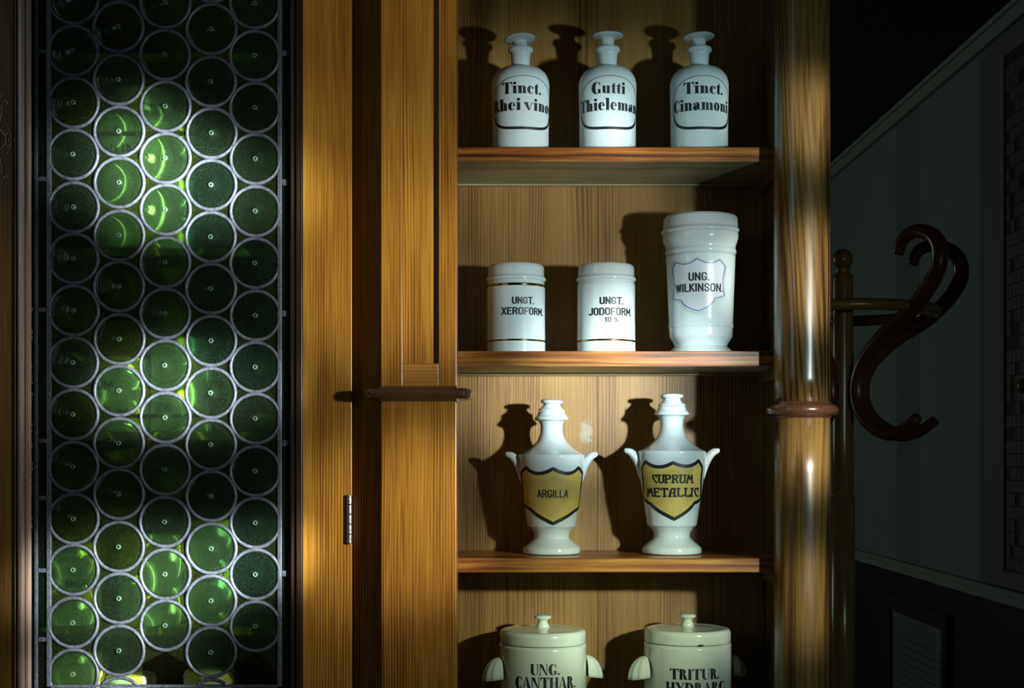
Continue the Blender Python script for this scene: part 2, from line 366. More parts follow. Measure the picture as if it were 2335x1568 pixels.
DID = {
 'T': (.88, rc(.32,0,.58,1)+rc(.06,.965,.84,1)+[((.04,1),(.04,.66),(.10,.84),(.32,1))]+[((.86,1),(.86,.66),(.80,.84),(.58,1))]+rc(.22,0,.68,.03)),
 'i': (.42, dstem(.1,.66)+dot(.21,.88,.125)),
 'n': (.76, dstem(.1,.66)+narch(.1)),
 'm': (1.1, dstem(.1,.66)+narch(.1)+narch(.44)),
 'h': (.76, dstem(.1,1)+narch(.1)),
 'u': (.76, rc(.08,.2,.3,.66)+rc(.42,0,.64,.66)+arc(.28,.2,.2,.2,.36,.22,.06,.19,180,360)+rc(0,.63,.1,.66)+rc(.34,.63,.44,.66)+rc(.6,0,.72,.03)),
 'c': (.6, arc(.30,.33,.27,.35,.36,.33,.09,.31,42,318)+dot(.46,.5,.09)),
 'o': (.62, arc(.30,.33,.27,.35,.30,.33,.06,.31,0,360)),
 'e': (.6, arc(.30,.33,.27,.35,.34,.33,.08,.31,5,318)+rc(.28,.34,.56,.38)),
 't': (.44, [((.1,.08),(.32,.08),(.32,.92),(.1,.7))]+rc(0,.62,.44,.66)+arc(.28,.14,.18,.16,.32,.15,.05,.13,180,330)),
 'l': (.42, dstem(.1,1)),
 'a': (.66, rc(.34,.06,.56,.46)+arc(.34,.46,.22,.2,.25,.45,.09,.18,0,160)+arc(.28,.2,.26,.22,.36,.2,.06,.18,80,280)+dot(.15,.5,.09)+rc(.5,0,.68,.05)),
 'v': (.78, [((.02,.66),(.34,.66),(.48,0),(.38,0)), ((.40,0),(.46,0),(.70,.66),(.65,.66))]+rc(0,.63,.36,.66)+rc(.56,.63,.78,.66)),
 's': (.5, arc(.24,.5,.2,.18,.26,.52,.1,.13,30,250)+arc(.24,.17,.2,.19,.22,.15,.1,.14,-150,70)+[((.05,.42),(.14,.55),(.44,.22),(.36,.1))]),
 'R': (.80, cstem(.08)+arc(.34,.74,.28,.26,.34,.74,.06,.225,-90,90)+rc(.3,.48,.4,.52)+[((.36,.5),(.56,.5),(.74,.03),(.5,.03))]+rc(.46,0,.82,.03)),
 'G': (.92, arc(.42,.5,.38,.52,.50,.5,.14,.48,48,320)+rc(.60,.04,.80,.38)+rc(.52,.36,.88,.39)+[((.68,.94),(.76,.99),(.76,.66),(.72,.72))]),
 'C': (.82, arc(.42,.5,.38,.52,.50,.5,.14,.48,48,312)+[((.68,.94),(.76,.99),(.76,.66),(.72,.72))]+[((.66,.06),(.78,.3),(.76,.3),(.62,.1))]),
 'U': (.86, rc(.08,.28,.32,1)+arc(.42,.28,.34,.29,.52,.3,.2,.26,180,360)+rc(.715,.28,.76,1)+rc(.0,.97,.4,1)+rc(.62,.97,.86,1)),
 'N': (.88, hair(.1,True,False)+[((.04,1),(.32,1),(.78,0),(.68,0))]+hair(.74,False,True)),
 'A': (.86, [((.06,0),(.11,0),(.40,1),(.36,1)), ((.36,1),(.46,1),(.82,0),(.56,0))]+rc(.17,.3,.62,.34)+rc(0,0,.22,.03)+rc(.48,0,.9,.03)),
 'H': (.92, cstem(.08)+cstem(.60)+rc(.3,.48,.62,.52)),
 'I': (.42, cstem(.09)),
 'Y': (.86, [((.04,1),(.30,1),(.54,.45),(.36,.45)), ((.48,.45),(.54,.45),(.80,1),(.75,1))]+rc(.32,0,.56,.48)+rc(0,.97,.36,1)+rc(.66,.97,.9,1)+rc(.24,0,.64,.03)),
 'D': (.84, cstem(.08)+arc(.34,.5,.46,.5,.30,.5,.24,.465,-90,90)+rc(.28,.965,.36,1)+rc(.28,0,.36,.035)),
 '.': (.3, dot(.14,.09,.1)), ' ': (.16, []),
}
def stroke(paths, w):
    q = []
    for p in paths:
        for i, (a, b) in enumerate(zip(p, p[1:])):
            dx, dy = b[0]-a[0], b[1]-a[1]; l = math.hypot(dx, dy) or 1; ux, uy = dx/l, dy/l
            e0 = w*.5; a2 = (a[0]-ux*(e0 if i == 0 else 0), a[1]-uy*(e0 if i == 0 else 0)); b2 = (b[0]+ux*(e0 if i == len(p)-2 else 0), b[1]+uy*(e0 if i == len(p)-2 else 0))
            nx, ny = -uy*w/2, ux*w/2
            q.append(((a2[0]+nx,a2[1]+ny),(a2[0]-nx,a2[1]-ny),(b2[0]-nx,b2[1]-ny),(b2[0]+nx,b2[1]+ny)))
        for v in p[1:-1]: q += arc(v[0], v[1], w/2, w/2, v[0], v[1], 0, 0, 0, 360, 8)
    return q
OO = [(.12,1),(.33,1),(.45,.86),(.45,.14),(.33,0),(.12,0),(0,.14),(0,.86),(.12,1)]
SANS = {
 'U': (.62, [[(0,1),(0,.14),(.12,0),(.33,0),(.45,.14),(.45,1)]]),
 'N': (.64, [[(0,0),(0,1)],[(0,.98),(.46,.02)],[(.46,0),(.46,1)]]),
 'G': (.62, [[(.45,.74),(.45,.86),(.33,1),(.12,1),(0,.86),(0,.14),(.12,0),(.33,0),(.45,.14),(.45,.42),(.27,.42)]]),
 'T': (.6, [[(0,1),(.5,1)],[(.25,1),(.25,0)]]),
 'X': (.64, [[(0,0),(.46,1)],[(0,1),(.46,0)]]),
 'E': (.58, [[(.4,1),(0,1),(0,0),(.42,0)],[(0,.52),(.34,.52)]]),
 'F': (.56, [[(.42,1),(0,1),(0,0)],[(0,.5),(.34,.5)]]),
 'R': (.62, [[(0,0),(0,1),(.32,1),(.44,.88),(.44,.62),(.32,.5),(0,.5)],[(.28,.5),(.46,0)]]),
 'P': (.6, [[(0,0),(0,1),(.32,1),(.44,.88),(.44,.6),(.32,.46),(0,.46)]]),
 'O': (.62, [OO]), '0': (.62, [OO]),
 'M': (.74, [[(0,0),(0,1)],[(0,.98),(.28,.3),(.56,.98)],[(.56,1),(.56,0)]]),
 'J': (.56, [[(.38,1),(.38,.14),(.28,0),(.1,0),(0,.1),(0,.16)]]),
 'D': (.62, [[(0,0),(0,1),(.3,1),(.45,.84),(.45,.16),(.3,0),(0,0)]]),
 'W': (.86, [[(0,1),(.16,0)],[(.16,0),(.34,.95)],[(.34,.95),(.52,0)],[(.52,0),(.68,1)]]),
 'I': (.2, [[(0,0),(0,1)]]),
 'L': (.52, [[(0,1),(0,0),(.38,0)]]),
 'K': (.6, [[(0,0),(0,1)],[(.42,1),(.02,.45)],[(.12,.58),(.44,0)]]),
 'S': (.6, [[(.43,.78),(.43,.88),(.32,1),(.12,1),(0,.88),(0,.66),(.1,.55),(.33,.45),(.43,.34),(.43,.12),(.32,0),(.12,0),(0,.12),(0,.24)]]),
 'A': (.62, [[(0,0),(.22,1)],[(.26,1),(.48,0)],[(.08,.3),(.4,.3)]]),
 'C': (.6, [[(.45,.72),(.45,.86),(.33,1),(.12,1),(0,.86),(0,.14),(.12,0),(.33,0),(.45,.14),(.45,.28)]]),
 'V': (.6, [[(0,1),(.22,0)],[(.22,0),(.44,1)]]),
 '1': (.42, [[(0,.8),(.18,1),(.18,0)]]),
 '%': (.8, [[(.1,0),(.5,1)],[(0,.75),(.08,.95),(.16,.75),(.08,.55),(0,.75)],[(.44,.25),(.52,.45),(.6,.25),(.52,.05),(.44,.25)]]),
 '.': (.24, [[(0,0),(0,.01)]]), ' ': (.25, []),
}
NOUV = dict(SANS)
NOUV.update({
 'C': (.58, [[(.46,.96),(.1,1),(0,.82),(.06,.5),(.22,.2),(.42,0)],[(.4,1),(.4,.74)]]),
 'U': (.64, [[(.06,1),(0,.2),(.1,0),(.34,.02),(.48,.14),(.5,1)],[(-.06,1),(.14,1)],[(.4,1),(.58,1)]]),
 'M': (.82, [[(0,0),(.14,1),(.34,.38),(.54,1),(.68,0)],[(-.06,0),(.08,0)],[(.62,0),(.76,0)]]),
 'A': (.66, [[(0,0),(.08,.66),(.2,1),(.44,1),(.44,0)],[(.06,.42),(.44,.42)],[(-.06,0),(.08,0)],[(.36,0),(.54,0)]]),
 'L': (.58, [[(0,1),(.02,.04),(.40,.0),(.46,.16)],[(-.08,1),(.1,1)]]),
 'E': (.58, [[(.42,1),(0,1),(.02,0),(.44,0)],[(0,.54),(.32,.56)],[(.42,1),(.42,.88)]]),
 'R': (.64, [[(0,0),(0,1),(.34,.98),(.46,.82),(.4,.6),(.02,.46)],[(.24,.52),(.48,0)],[(-.08,0),(.1,0)]]),
 'P': (.62, [[(0,0),(0,1),(.36,.98),(.46,.8),(.38,.52),(.02,.44)],[(-.08,0),(.1,0)]]),
 'T': (.62, [[(-.04,.86),(0,1),(.52,1),(.54,.86)],[(.25,1),(.25,0)],[(.16,0),(.34,0)]]),
 'I': (.22, [[(0,0),(0,1)],[(-.08,0),(.08,0)],[(-.08,1),(.08,1)]]),
})
def text_quads(s, font, w=.16):
    q = []; x = 0
    for ch in s:
        adv, g = font[ch]
        if font is DID: q += sh(g, x)
        else:
            q += sh(stroke(g, w), x+w/2); adv += w*.55-.0
        x += adv
    xs = [p[0] for f in q for p in f]
    a, b = min(xs), max(xs)
    return [tuple(((p[0]-a)/(b-a), p[1]) for p in f) for f in q]
class Surf:
    """a turned surface: maps (angle from the camera side, height) to points just above the glaze"""
    def __init__(s, prof, lift=.0004): s.prof = prof; s.lift = lift
    def pt(s, th, z, up=0):
        r = radius_at(s.prof, z)+s.lift+up
        return (r*math.sin(th), -r*math.cos(th), z)
def put_quads(bm, quads, fn, nx=3, ny=2):
    for f in quads:
        xs = [p[0] for p in f]
        g = {}
        n = nx
        for i in range(n+1):
            for j in range(ny+1):
                u = i/n; v = j/ny
                a = [f[0][k]*(1-u)+f[1][k]*u for k in (0, 1)]; b = [f[3][k]*(1-u)+f[2][k]*u for k in (0, 1)]
                g[i, j] = bm.verts.new(fn(a[0]*(1-v)+b[0]*v, a[1]*(1-v)+b[1]*v))
        for i in range(n):
            for j in range(ny):
                try: bm.faces.new((g[i,j], g[i+1,j], g[i+1,j+1], g[i,j+1]))
                except ValueError: pass
def text_on(parent, surf, s, font, th0, th1, z0, z1, w=.16, up=.0003, mtl='ink', name='lettering', bm=None):
    own = bm is None
    bm = bm or bmesh.new()
    if font is not DID:
        lo = w/2; fy = lambda y: z0+(z1-z0)*((y*(1-w)+lo))
    else: fy = lambda y: z0+(z1-z0)*y
    put_quads(bm, text_quads(s, font, w), lambda x, y: surf.pt(th0+(th1-th0)*x, fy(y), up), 2, 1)
    if own: return new_obj(name, bm, M[mtl], parent)
def outline_on(bm, surf, pts, wf, up, closed=True):
    """ribbon along (angle,z) points; wf(i)-> width in metres"""
    n = len(pts); V = []
    for i in range(n):
        a = pts[(i-1) % n] if closed or i else pts[i]; b = pts[(i+1) % n] if closed or i < n-1 else pts[i]
        r = radius_at(surf.prof, pts[i][1])
        dx, dz = (b[0]-a[0])*r, b[1]-a[1]; l = math.hypot(dx, dz) or 1
        nx, nz = -dz/l/r, dx/l; h = wf(i)/2
        V.append([bm.verts.new(surf.pt(pts[i][0]+nx*h*k, pts[i][1]+nz*h*k, up)) for k in (1, .5, 0, -.5, -1)])
    for i in range(n if closed else n-1):
        a, b = V[i], V[(i+1) % n]
        for k in range(4): bm.faces.new((a[k], a[k+1], b[k+1], b[k]))
def fill_on(bm, surf, pts, up, n=28, m=8):
    """fill a column-convex (angle,z) outline"""
    lo = min(p[0] for p in pts)+1e-4; hi = max(p[0] for p in pts)-1e-4; cols = []
    for i in range(n+1):
        x = lo+(hi-lo)*i/n; zs = []
        for a, b in zip(pts, pts[1:]+pts[:1]):
            if (a[0]-x)*(b[0]-x) <= 0 and a[0] != b[0]: zs.append(a[1]+(b[1]-a[1])*(x-a[0])/(b[0]-a[0]))
        z0, z1 = min(zs), max(zs)
        cols.append([bm.verts.new(surf.pt(x, z0+(z1-z0)*j/m, up)) for j in range(m+1)])
    for c0, c1 in zip(cols, cols[1:]):
        for j in range(m): bm.faces.new((c0[j], c1[j], c1[j+1], c0[j+1]))
def surf_coord(prof, cx, cy, base, px, py):
    """which (angle,height) of a turned thing at (cx,cy,base) the photograph shows at px,py"""
    z = PZ(py, cy)-base; th = 0
    for _ in range(12):
        r = radius_at(prof, z)
        Y = cy-r*math.cos(th); X = PX(px, Y)-cx
        th = math.asin(max(-.99, min(.99, X/r))); Y = cy-r*math.cos(th); z = PZ(py, Y)-base
    return th, z
def densify(pts, n=6):
    out = []
    for a, b in zip(pts, pts[1:]+pts[:1]):
        for k in range(n): out.append((a[0]+(b[0]-a[0])*k/n, a[1]+(b[1]-a[1])*k/n))
    return out
def curve_outline(corners, closed=True, n=6):
    """corners: list of (pt, bulge control or None) quadratic segments to the next corner"""
    out = []
    L = len(corners)
    for i, (p, c) in enumerate(corners):
        q = corners[(i+1) % L][0]
        for k in range(n):
            t = k/n
            if c is None: out.append((p[0]+(q[0]-p[0])*t, p[1]+(q[1]-p[1])*t))
            else: out.append(((1-t)**2*p[0]+2*t*(1-t)*c[0]+t*t*q[0], (1-t)**2*p[1]+2*t*(1-t)*c[1]+t*t*q[1]))
    return out

# ================================================================== the room
XW = 1.6
def st(o): return tag(o, kind='structure')
st(box('floor', M['floor'], None, -2.5, XW+.3, -1.5, 9.3, -.1, 0))
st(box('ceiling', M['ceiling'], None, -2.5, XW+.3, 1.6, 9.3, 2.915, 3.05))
WY = lambda px: XW*F/(px-VX)
wr = st(box('wall_right', M['wall'], None, XW, XW+.1, 4.0, 9.3, 1.08, 2.852))
box('wall_strip', M['wall_dark'], wr, XW-.0009, XW-.0002, WY(2097), WY(2045), 1.086, 2.851)  # flat band in a darker tone than the wall
box('wall_strip', M['wall_dark'], wr, XW-.006, XW-.0003, WY(2252), WY(2238), 1.086, 2.851)
st(box('wall_back', M['wall_dark'], None, -2.5, XW, 9.2, 9.3, 0, 2.93))
st(box('wall_left', M['wall_dark'], None, -2.5, -2.4, 3.0, 9.2, 0, 2.93))
cr = bmesh.new(); bx(cr, XW-.022, XW+.05, 4.0, 9.2, 2.852, 2.914, .004); bx(cr, XW-.034, XW+.05, 4.0, 9.2, 2.895, 2.914, .004)
st(new_obj('trim_1', cr, M['cornice']))
rl = bmesh.new(); bx(rl, XW-.028, XW+.05, 4.0, 9.2, 1.060, 1.080, .004); bx(rl, XW-.016, XW+.05, 4.0, 9.2, 1.030, 1.060, .003)
st(new_obj('trim_2', rl, M['cornice']))
wn = st(box('wall_lower', M['wainscot'], None, XW-.012, XW+.1, 4.0, 9.2, 0, 1.029)); wn.name = 'trim_3'
# a door set in the right wall, its panel glazed with small mosaic panes
dr = bmesh.new(); bx(dr, XW-.028, XW-.0005, WY(2308), WY(2262), 1.086, 2.835, .004); bx(dr, XW-.028, XW-.0005, 4.0, WY(2308)-.0005, 2.76, 2.835, .004)
bx(dr, XW-.028, XW-.0005, 4.0, WY(2308)-.0005, 1.086, 1.14, .004)
door = st(new_obj('door_1', dr, M['trim']))
bk = box('door_panel', M['mosaic_b'], door, XW-.02, XW-.001, 4.0, WY(2308)-.001, 1.14, 2.76)
tiles = [bmesh.new(), bmesh.new()]; random.seed(3)
tm = [bpy.data.meshes.new('mosaic_pane'), None]
tb = bmesh.new(); bx(tb, -.004, .0, -.019, .019, -.0185, .0185, .001); tb.to_mesh(tm[0]); tb.free(); tm[0].materials.append(M['mosaic_a'])
yy = WY(2308)-.03; cnt = 0
while yy > 4.06 and cnt < 290:
    z = 1.163
    while z < 2.74 and cnt < 290:
        if random.random() < .8:
            o = new_obj('mosaic_pane', None, None, door, me=tm[0]); o.location = (XW-.0202, yy, z); cnt += 1
        z += .0405
    yy -= .041
kb = bmesh.new(); lathe(kb, resample([(0,.0),(.012,0),(.012,0),(.01,.02),(.02,.035),(.022,.045),(.012,.056),(0,.058)]), 24)
knob = new_obj('door_knob', kb, M['coat_wood'], door, True); knob.rotation_euler = (0, -PI/2, 0); knob.location = (XW-.022, 4.305, PZ(880, 4.305))
# framed notice hanging on the wainscot
nt_y0, nt_y1 = WY(2182), WY(2042); nz1 = PZ(1352, nt_y1); nz0 = nz1-.55
fr = empty('framed_notice', (XW-.013, (nt_y0+nt_y1)/2, nz0), 'dark framed paper notice on the black wainscot behind the coat stand', 'picture')
hh = (nt_y1-nt_y0)/2; hz = nz1-nz0
bm = bmesh.new()
bx(bm, -.03, 0, -hh, hh, hz-.06, hz, .004); bx(bm, -.03, 0, -hh, hh, 0, .06, .004); bx(bm, -.03, 0, -hh, -hh+.05, .06, hz-.06, .004); bx(bm, -.03, 0, hh-.05, hh, .06, hz-.06, .004)
new_obj('frame', bm, M['dark_wood'], fr)
box('paper', M['paper'], fr, -.012, -.004, -hh+.051, hh-.051, .061, hz-.061)
bm = bmesh.new()
for k in range(9):
    z = hz-.16-k*.03; bx(bm, -.0131, -.0122, -hh+.09, hh-.09-random.random()*.1, z, z+.003)
new_obj('text_lines', bm, M['mosaic_b'], fr)

# ================================================================== coat stand
CSY = 3.5; CSX = PX(1922, CSY)
cs = empty('coat_stand', (CSX, CSY, 0), 'bentwood coat stand with ball finial and curved red-brown hooks behind the column', 'coat stand')
S = CSY/F
def zc(py): return PZ(py, CSY)
bm = bmesh.new(); lathe(bm, resample([(0,.06),(.0285,.06),(.0285,.06),(.0285,zc(1131)),(.0285,zc(1131)),(.024,zc(1130)),(.024,zc(1130)),(.0255,zc(1127)),(.0255,zc(1127)),(.025,zc(700)),(.0235,zc(628)),(.0235,zc(628)),(.0185,zc(625)),(0,zc(625))], 3), 32)
new_obj('pole', bm, M['coat_wood'], cs, True)
bm = bmesh.new()
pf = [(.0,zc(626)),(.014,zc(626)),(.014,zc(622)),(.019,zc(619)),(.014,zc(615)),(.018,zc(611)),(.013,zc(607))]
rb = 23*S
for k in range(0, 13): a = -1.0+(PI/2+1.0)*k/12; pf.append((max(rb*math.cos(a), 0), zc(590)+rb*math.sin(a)))
lathe(bm, pf, 32); new_obj('finial', bm, M['coat_wood'], cs, True)
bm = bmesh.new(); tube(bm, [(.215*math.cos(2*PI*k/64), .215*math.sin(2*PI*k/64), zc(714)) for k in range(65)], .0135, 12, caps=False)
new_obj('hoop', bm, M['coat_wood'], cs, True)
hp = []
for px, py in ((2048,580),(2060,545),(2095,526),(2135,545),(2143,595),(2120,650),(2075,710),(2015,765),(1968,830),(1955,900),(1975,955),(2020,988),(2060,980),(2092,952)):
    # ray to the upright plane through the pole, turned 58 degrees towards the camera
    k = (px-VX)/F; T = math.tan(math.radians(58)); Y = (CSY+CSX*T)/(1+k*T); hp.append(((k*Y-CSX)/math.cos(math.radians(58)), 0, PZ(py, Y)))
hpts = spline(hp, 5); n = len(hpts)
rad = [.0168*(.75+.35*min(1, 4*min(i, n-1-i)/n)) for i in range(n)]
bm = bmesh.new(); tube(bm, hpts, rad, 12)
hk = new_obj('hook', bm, M['hook_wood'], cs, True); hk.rotation_euler = (0, 0, -math.radians(58))
for a_ in (.12, 3*PI/4, -3*PI/4):
    h2 = hk.copy(); C.objects.link(h2); h2.parent = cs; h2.rotation_euler = (0, 0, a_)
for k in range(4):
    a = PI/4+k*PI/2; bm = bmesh.new()
    tube(bm, spline([(.02*math.cos(a), .02*math.sin(a), .42), (.12*math.cos(a), .12*math.sin(a), .34), (.22*math.cos(a), .22*math.sin(a), .12), (.30*math.cos(a), .30*math.sin(a), .015)], 6), .014, 10)
    new_obj('leg', bm, M['coat_wood'], cs, True)

# ================================================================== open shelf unit
YB = 2.755; YF = 2.54; YP = 2.46; YD = 2.53
XL = -.10; XR = .49; TOP = 2.62
su = empty('shelf_unit', (0, 0, 0), 'open wooden pharmacy shelf unit with plank back, round column and panelled pilaster', 'shelf')
px_e = [XL-.02, PX(1160, YB), PX(1363, YB), PX(1626, YB), XR+.015]
for i in range(4):
    box('back_plank', M['pine_stain'] if i in (0, 1) else M['pine'], su, px_e[i]+.0003, px_e[i+1]-.0003, YB, YB+.018, .08, TOP, .0005)
M['side'] = wood('dark_side_board', (.06, .04, .014), (.10, .07, .022), (.15, .10, .035), rough=.5, coat=.1)
box('side_panel', M['side'], su, XR, XR+.02, 2.50, YB+.018, 0, TOP, .001)
box('side_panel', M['pine'], su, XL-.02, XL, YD+.012, YB-.0005, 0, TOP, .001)
zz = lambda py: PZ(py, YF)
SH = [(335, 368), (800, 835), (1272, 1305), (1742, 1778)]
for a, b in SH:
    o = box('shelf', M['shelf'], su, XL+.0005, XR-.0005, YF, YB-.0005, zz(b), zz(a), .002)
    o.data.materials.append(M['under'])
    for p_ in o.data.polygons:
        if p_.normal.z < -.7: p_.material_index = 1
    box('batten', M['under'], su, XL+.0005, XR-.001, YB-.012, YB-.0006, zz(b)-.004-.0005, zz(b)-.0005, .001)
    box('shelf_bracket', M['side'], su, XR-.014, XR-.0005, YF+.03, YB-.014, zz(b)-.022, zz(b)-.0005, .001)
box('top_board', M['pine'], su, XL-.02, XR+.02, YF-.02, YB+.018, TOP, TOP+.03, .002)
box('plinth', M['gold_wood_h'], su, XL-.02, XR+.02, YF-.01, YF+.01, 0, .08, .002)
box('side_moulding', M['side'], su, XR-.008, XR-.0003, YB-.03, YB-.013, zz(1700), zz(1312), .002)

# pilaster
xa, xb = PX(869, YP), PX(1041, YP); RZ = PZ(897, YP)
pil = bmesh.new(); bx(pil, xa, xb, YP, YD+.01, .1, RZ-.0125, .002)
pil = new_obj('pilaster', pil, M['gold_wood'], su)
rec = .012; xi0, xi1 = PX(918, YP), PX(1000, YP); zr = PZ(828, YP)
box('stile', M['gold_wood'], pil, xa, xi0, YP, YD+.01, RZ+.0125, TOP, .0012)
box('stile', M['gold_wood'], pil, xi1, xb, YP, YD+.01, RZ+.0125, TOP, .0012)
box('rail', M['gold_wood_h'], pil, xi0+.0002, xi1-.0002, YP+.0006, YD+.01, RZ+.0125, zr, .0008)
box('panel', M['gold_wood'], pil, xi0+.0002, xi1-.0002, YP+rec, YD+.01, zr+.0002, TOP, .0005)
# bullnose ring around it
bm = bmesh.new(); ov = .026; pr = []
def rr(d, r):                                         # rounded rectangle footprint, open at the back
    x0, x1, y0 = xa-d, xb+d, YP-d; out = [(x0, YD-.0004)]
    for k in range(7): a = PI+PI/2*k/6; out.append((x0+r+r*math.cos(a), y0+r+r*math.sin(a)))
    for k in range(7): a = 3*PI/2+PI/2*k/6; out.append((x1-r+r*math.cos(a), y0+r+r*math.sin(a)))
    out.append((x1, YD-.0004)); return out
prf = [(.0005,-.0125),(.003,-.0125),(.003,-.0095),(ov-.010,-.0090)]+[(ov-.009+.009*math.cos(a), .009*math.sin(a)) for a in [(-PI/2+PI*k/10) for k in range(1, 10)]]+[(ov-.010,.0090),(.003,.0095),(.003,.0125),(.0005,.0125)]
rows = []
for d, z in prf: rows.append([bm.verts.new((x, y, RZ+z)) for x, y in rr(d, max(.002, min(d*.8, .02)))])
for r0, r1 in zip(rows, rows[1:]):
    for i in range(len(r0)-1): bm.faces.new((r0[i], r0[i+1], r1[i+1], r1[i]))
bm.faces.new(rows[0]); bm.faces.new(rows[-1])
new_obj('ring_moulding', bm, M['ring'], pil)

# column
YC = 2.50; cxx = PX(1829, YC); s = YC/F
bm = bmesh.new(); z935 = PZ(935, YC); pf = [(0,.12),(61*s,.12),(61*s,.12),(63.5*s,1.0),(63.0*s,z935-.014),(63.0*s,z935-.014),(0,z935-.014)]
lathe(bm, resample(pf, 4), 72, cxx, YC); col = new_obj('column', bm, M['column'], su, True)
bm = bmesh.new(); lathe(bm, resample([(0,z935+.014),(63.5*s,z935+.014),(63.5*s,z935+.014),(64*s,z935+.3),(60*s,TOP),(60*s,TOP),(0,TOP)], 4), 72, cxx, YC)
new_obj('upper_shaft', bm, M['column'], col, True)
bm = bmesh.new(); R1 = 82*s
pf = [(0,z935-.0139),(66*s,z935-.0139),(66*s,z935-.0139),(66*s,z935-.0105),(66*s,z935-.0105),(R1-.009,z935-.0100)]+[(R1-.0098+.0098*math.cos(a), z935+.0098*math.sin(a)) for a in [(-PI/2+PI*k/12) for k in range(1, 12)]]+[(R1-.009,z935+.0100),(66*s,z935+.0105),(66*s,z935+.0105),(66*s,z935+.0139),(66*s,z935+.0139),(0,z935+.0139)]
lathe(bm, resample(pf, 1), 72, cxx, YC); new_obj('ring_moulding', bm, M['ring'], col, True)
bm = bmesh.new(); lathe(bm, [(0,0),(.075,0),(.075,.08),(.062,.10),(.05,.12),(0,.12)], 48, cxx, YC); new_obj('column_base', bm, M['column'], col)

# ================================================================== glazed cupboard
gc = empty('glazed_cupboard', (0, 0, 0), 'wooden cupboard with a green bullseye glass door left of the open shelves', 'cupboard')
GX0 = PX(-190, YD); GX1 = XL-.0205
box('face_frame', M['gold_wood'], gc, PX(803.5, YD), xa-.0006, YD, YD+.011, .1, TOP, .001)
box('face_frame', M['gold_wood'], gc, GX0-.05, PX(-135, YD), YD, YD+.011, .1, TOP, .001)
box('back_panel', M['dark_frame'], gc, GX0, GX1, YB, YB+.018, .08, TOP, .001)
box('side_panel', M['dark_frame'], gc, GX0-.05, GX0-.03, YD+.012, YB+.018, 0, TOP, .001)
box('side_panel', M['dark_frame'], gc, GX1-.018, GX1, YD+.012, YB-.0005, 0, TOP, .001)
box('top_board', M['dark_frame'], gc, GX0-.05, GX1, YD+.0, YB+.018, TOP+.0005, TOP+.03, .002)
box('plinth', M['dark_frame'], gc, GX0-.05, GX1, YD, YD+.02, 0, .098, .002)
YS = 2.59
M['inner_shelf'] = wood('yellowish_inner_shelf', (.2, .15, .03), (.34, .26, .06), (.45, .36, .09), axis='X', rough=.5, coat=.1)
ISH = [(120, 138), (566, 584), (985, 1003), (1430, 1448), (1640, 1658)]
zi = lambda py: PZ(py, YS)
for a, b in ISH[1:]+[(120, 138)]:
    box('shelf', M['inner_shelf'], gc, GX0+.0005, GX1-.0185, YS, YB-.0005, zi(b), zi(a), .001)

# the door: stiles as its own mesh, panes and leads as sub-parts
bm = bmesh.new(); z0, z1 = PZ(1700, YD), TOP-.03; z0 = .13
bx(bm, PX(690, 2.515), PX(802, 2.515), 2.515, 2.515+.024, z0, z1, .0012)
zt = PZ(1562, 2.53); YG = 2.536
bx(bm, PX(31, 2.515)+.0002, PX(690, 2.515)-.0002, 2.515, 2.539, z0, zt-.035, .0012)
bx(bm, PX(31, 2.515)+.0002, PX(690, 2.515)-.0002, 2.515, 2.539, z1-.1, z1, .0012)
gd = new_obj('glazed_door', bm, M['gold_wood'], gc)
box('lock_stile', M['brown_wood'], gd, PX(-132, 2.515), PX(31, 2.515), 2.515, 2.515+.024, z0, z1, .0012)
def post(name, m, x0, x1, y0, y1, bev, za=None, zb=None):
    return box(name, m, gd, x0, x1, y0, y1, za if za is not None else zt-.034, zb if zb is not None else z1-.101, bev)
# dark stepped rebate on the right of the glass
post('rebate', M['dark_wood'], PX(676, 2.52), PX(689.5, 2.52), 2.517, 2.54, .001)
post('rebate', M['dark_wood'], PX(663, 2.525), PX(675.5, 2.525), 2.522, 2.54, .002)
# rosy rounded bead on the left
bm = bmesh.new(); pts = []
xs0, xs1 = PX(31.5, 2.51), PX(68, 2.51)
prof = [(0,0),(0,.004),(.06,.010),(.10,.0105),(.16,.006),(.22,.009),(.38,.0155),(.54,.0165),(.66,.012),(.70,.007),(.76,.010),(.9,.0085),(1,.003),(1,0)]
pa = [(xs0+(xs1-xs0)*u, 2.519-h) for u, h in prof]
lo_ = [bm.verts.new((x, y, zt-.034)) for x, y in pa]; hi_ = [bm.verts.new((x, y, z1-.101)) for x, y in pa]
for i in range(len(pa)): j = (i+1) % len(pa); bm.faces.new((lo_[i], lo_[j], hi_[j], hi_[i]))
bm.faces.new(lo_); bm.faces.new(hi_[::-1])
tag(new_obj('bead_moulding', bm, M['moulding'], gd), 'worn pinkish rounded bead beside the glass')
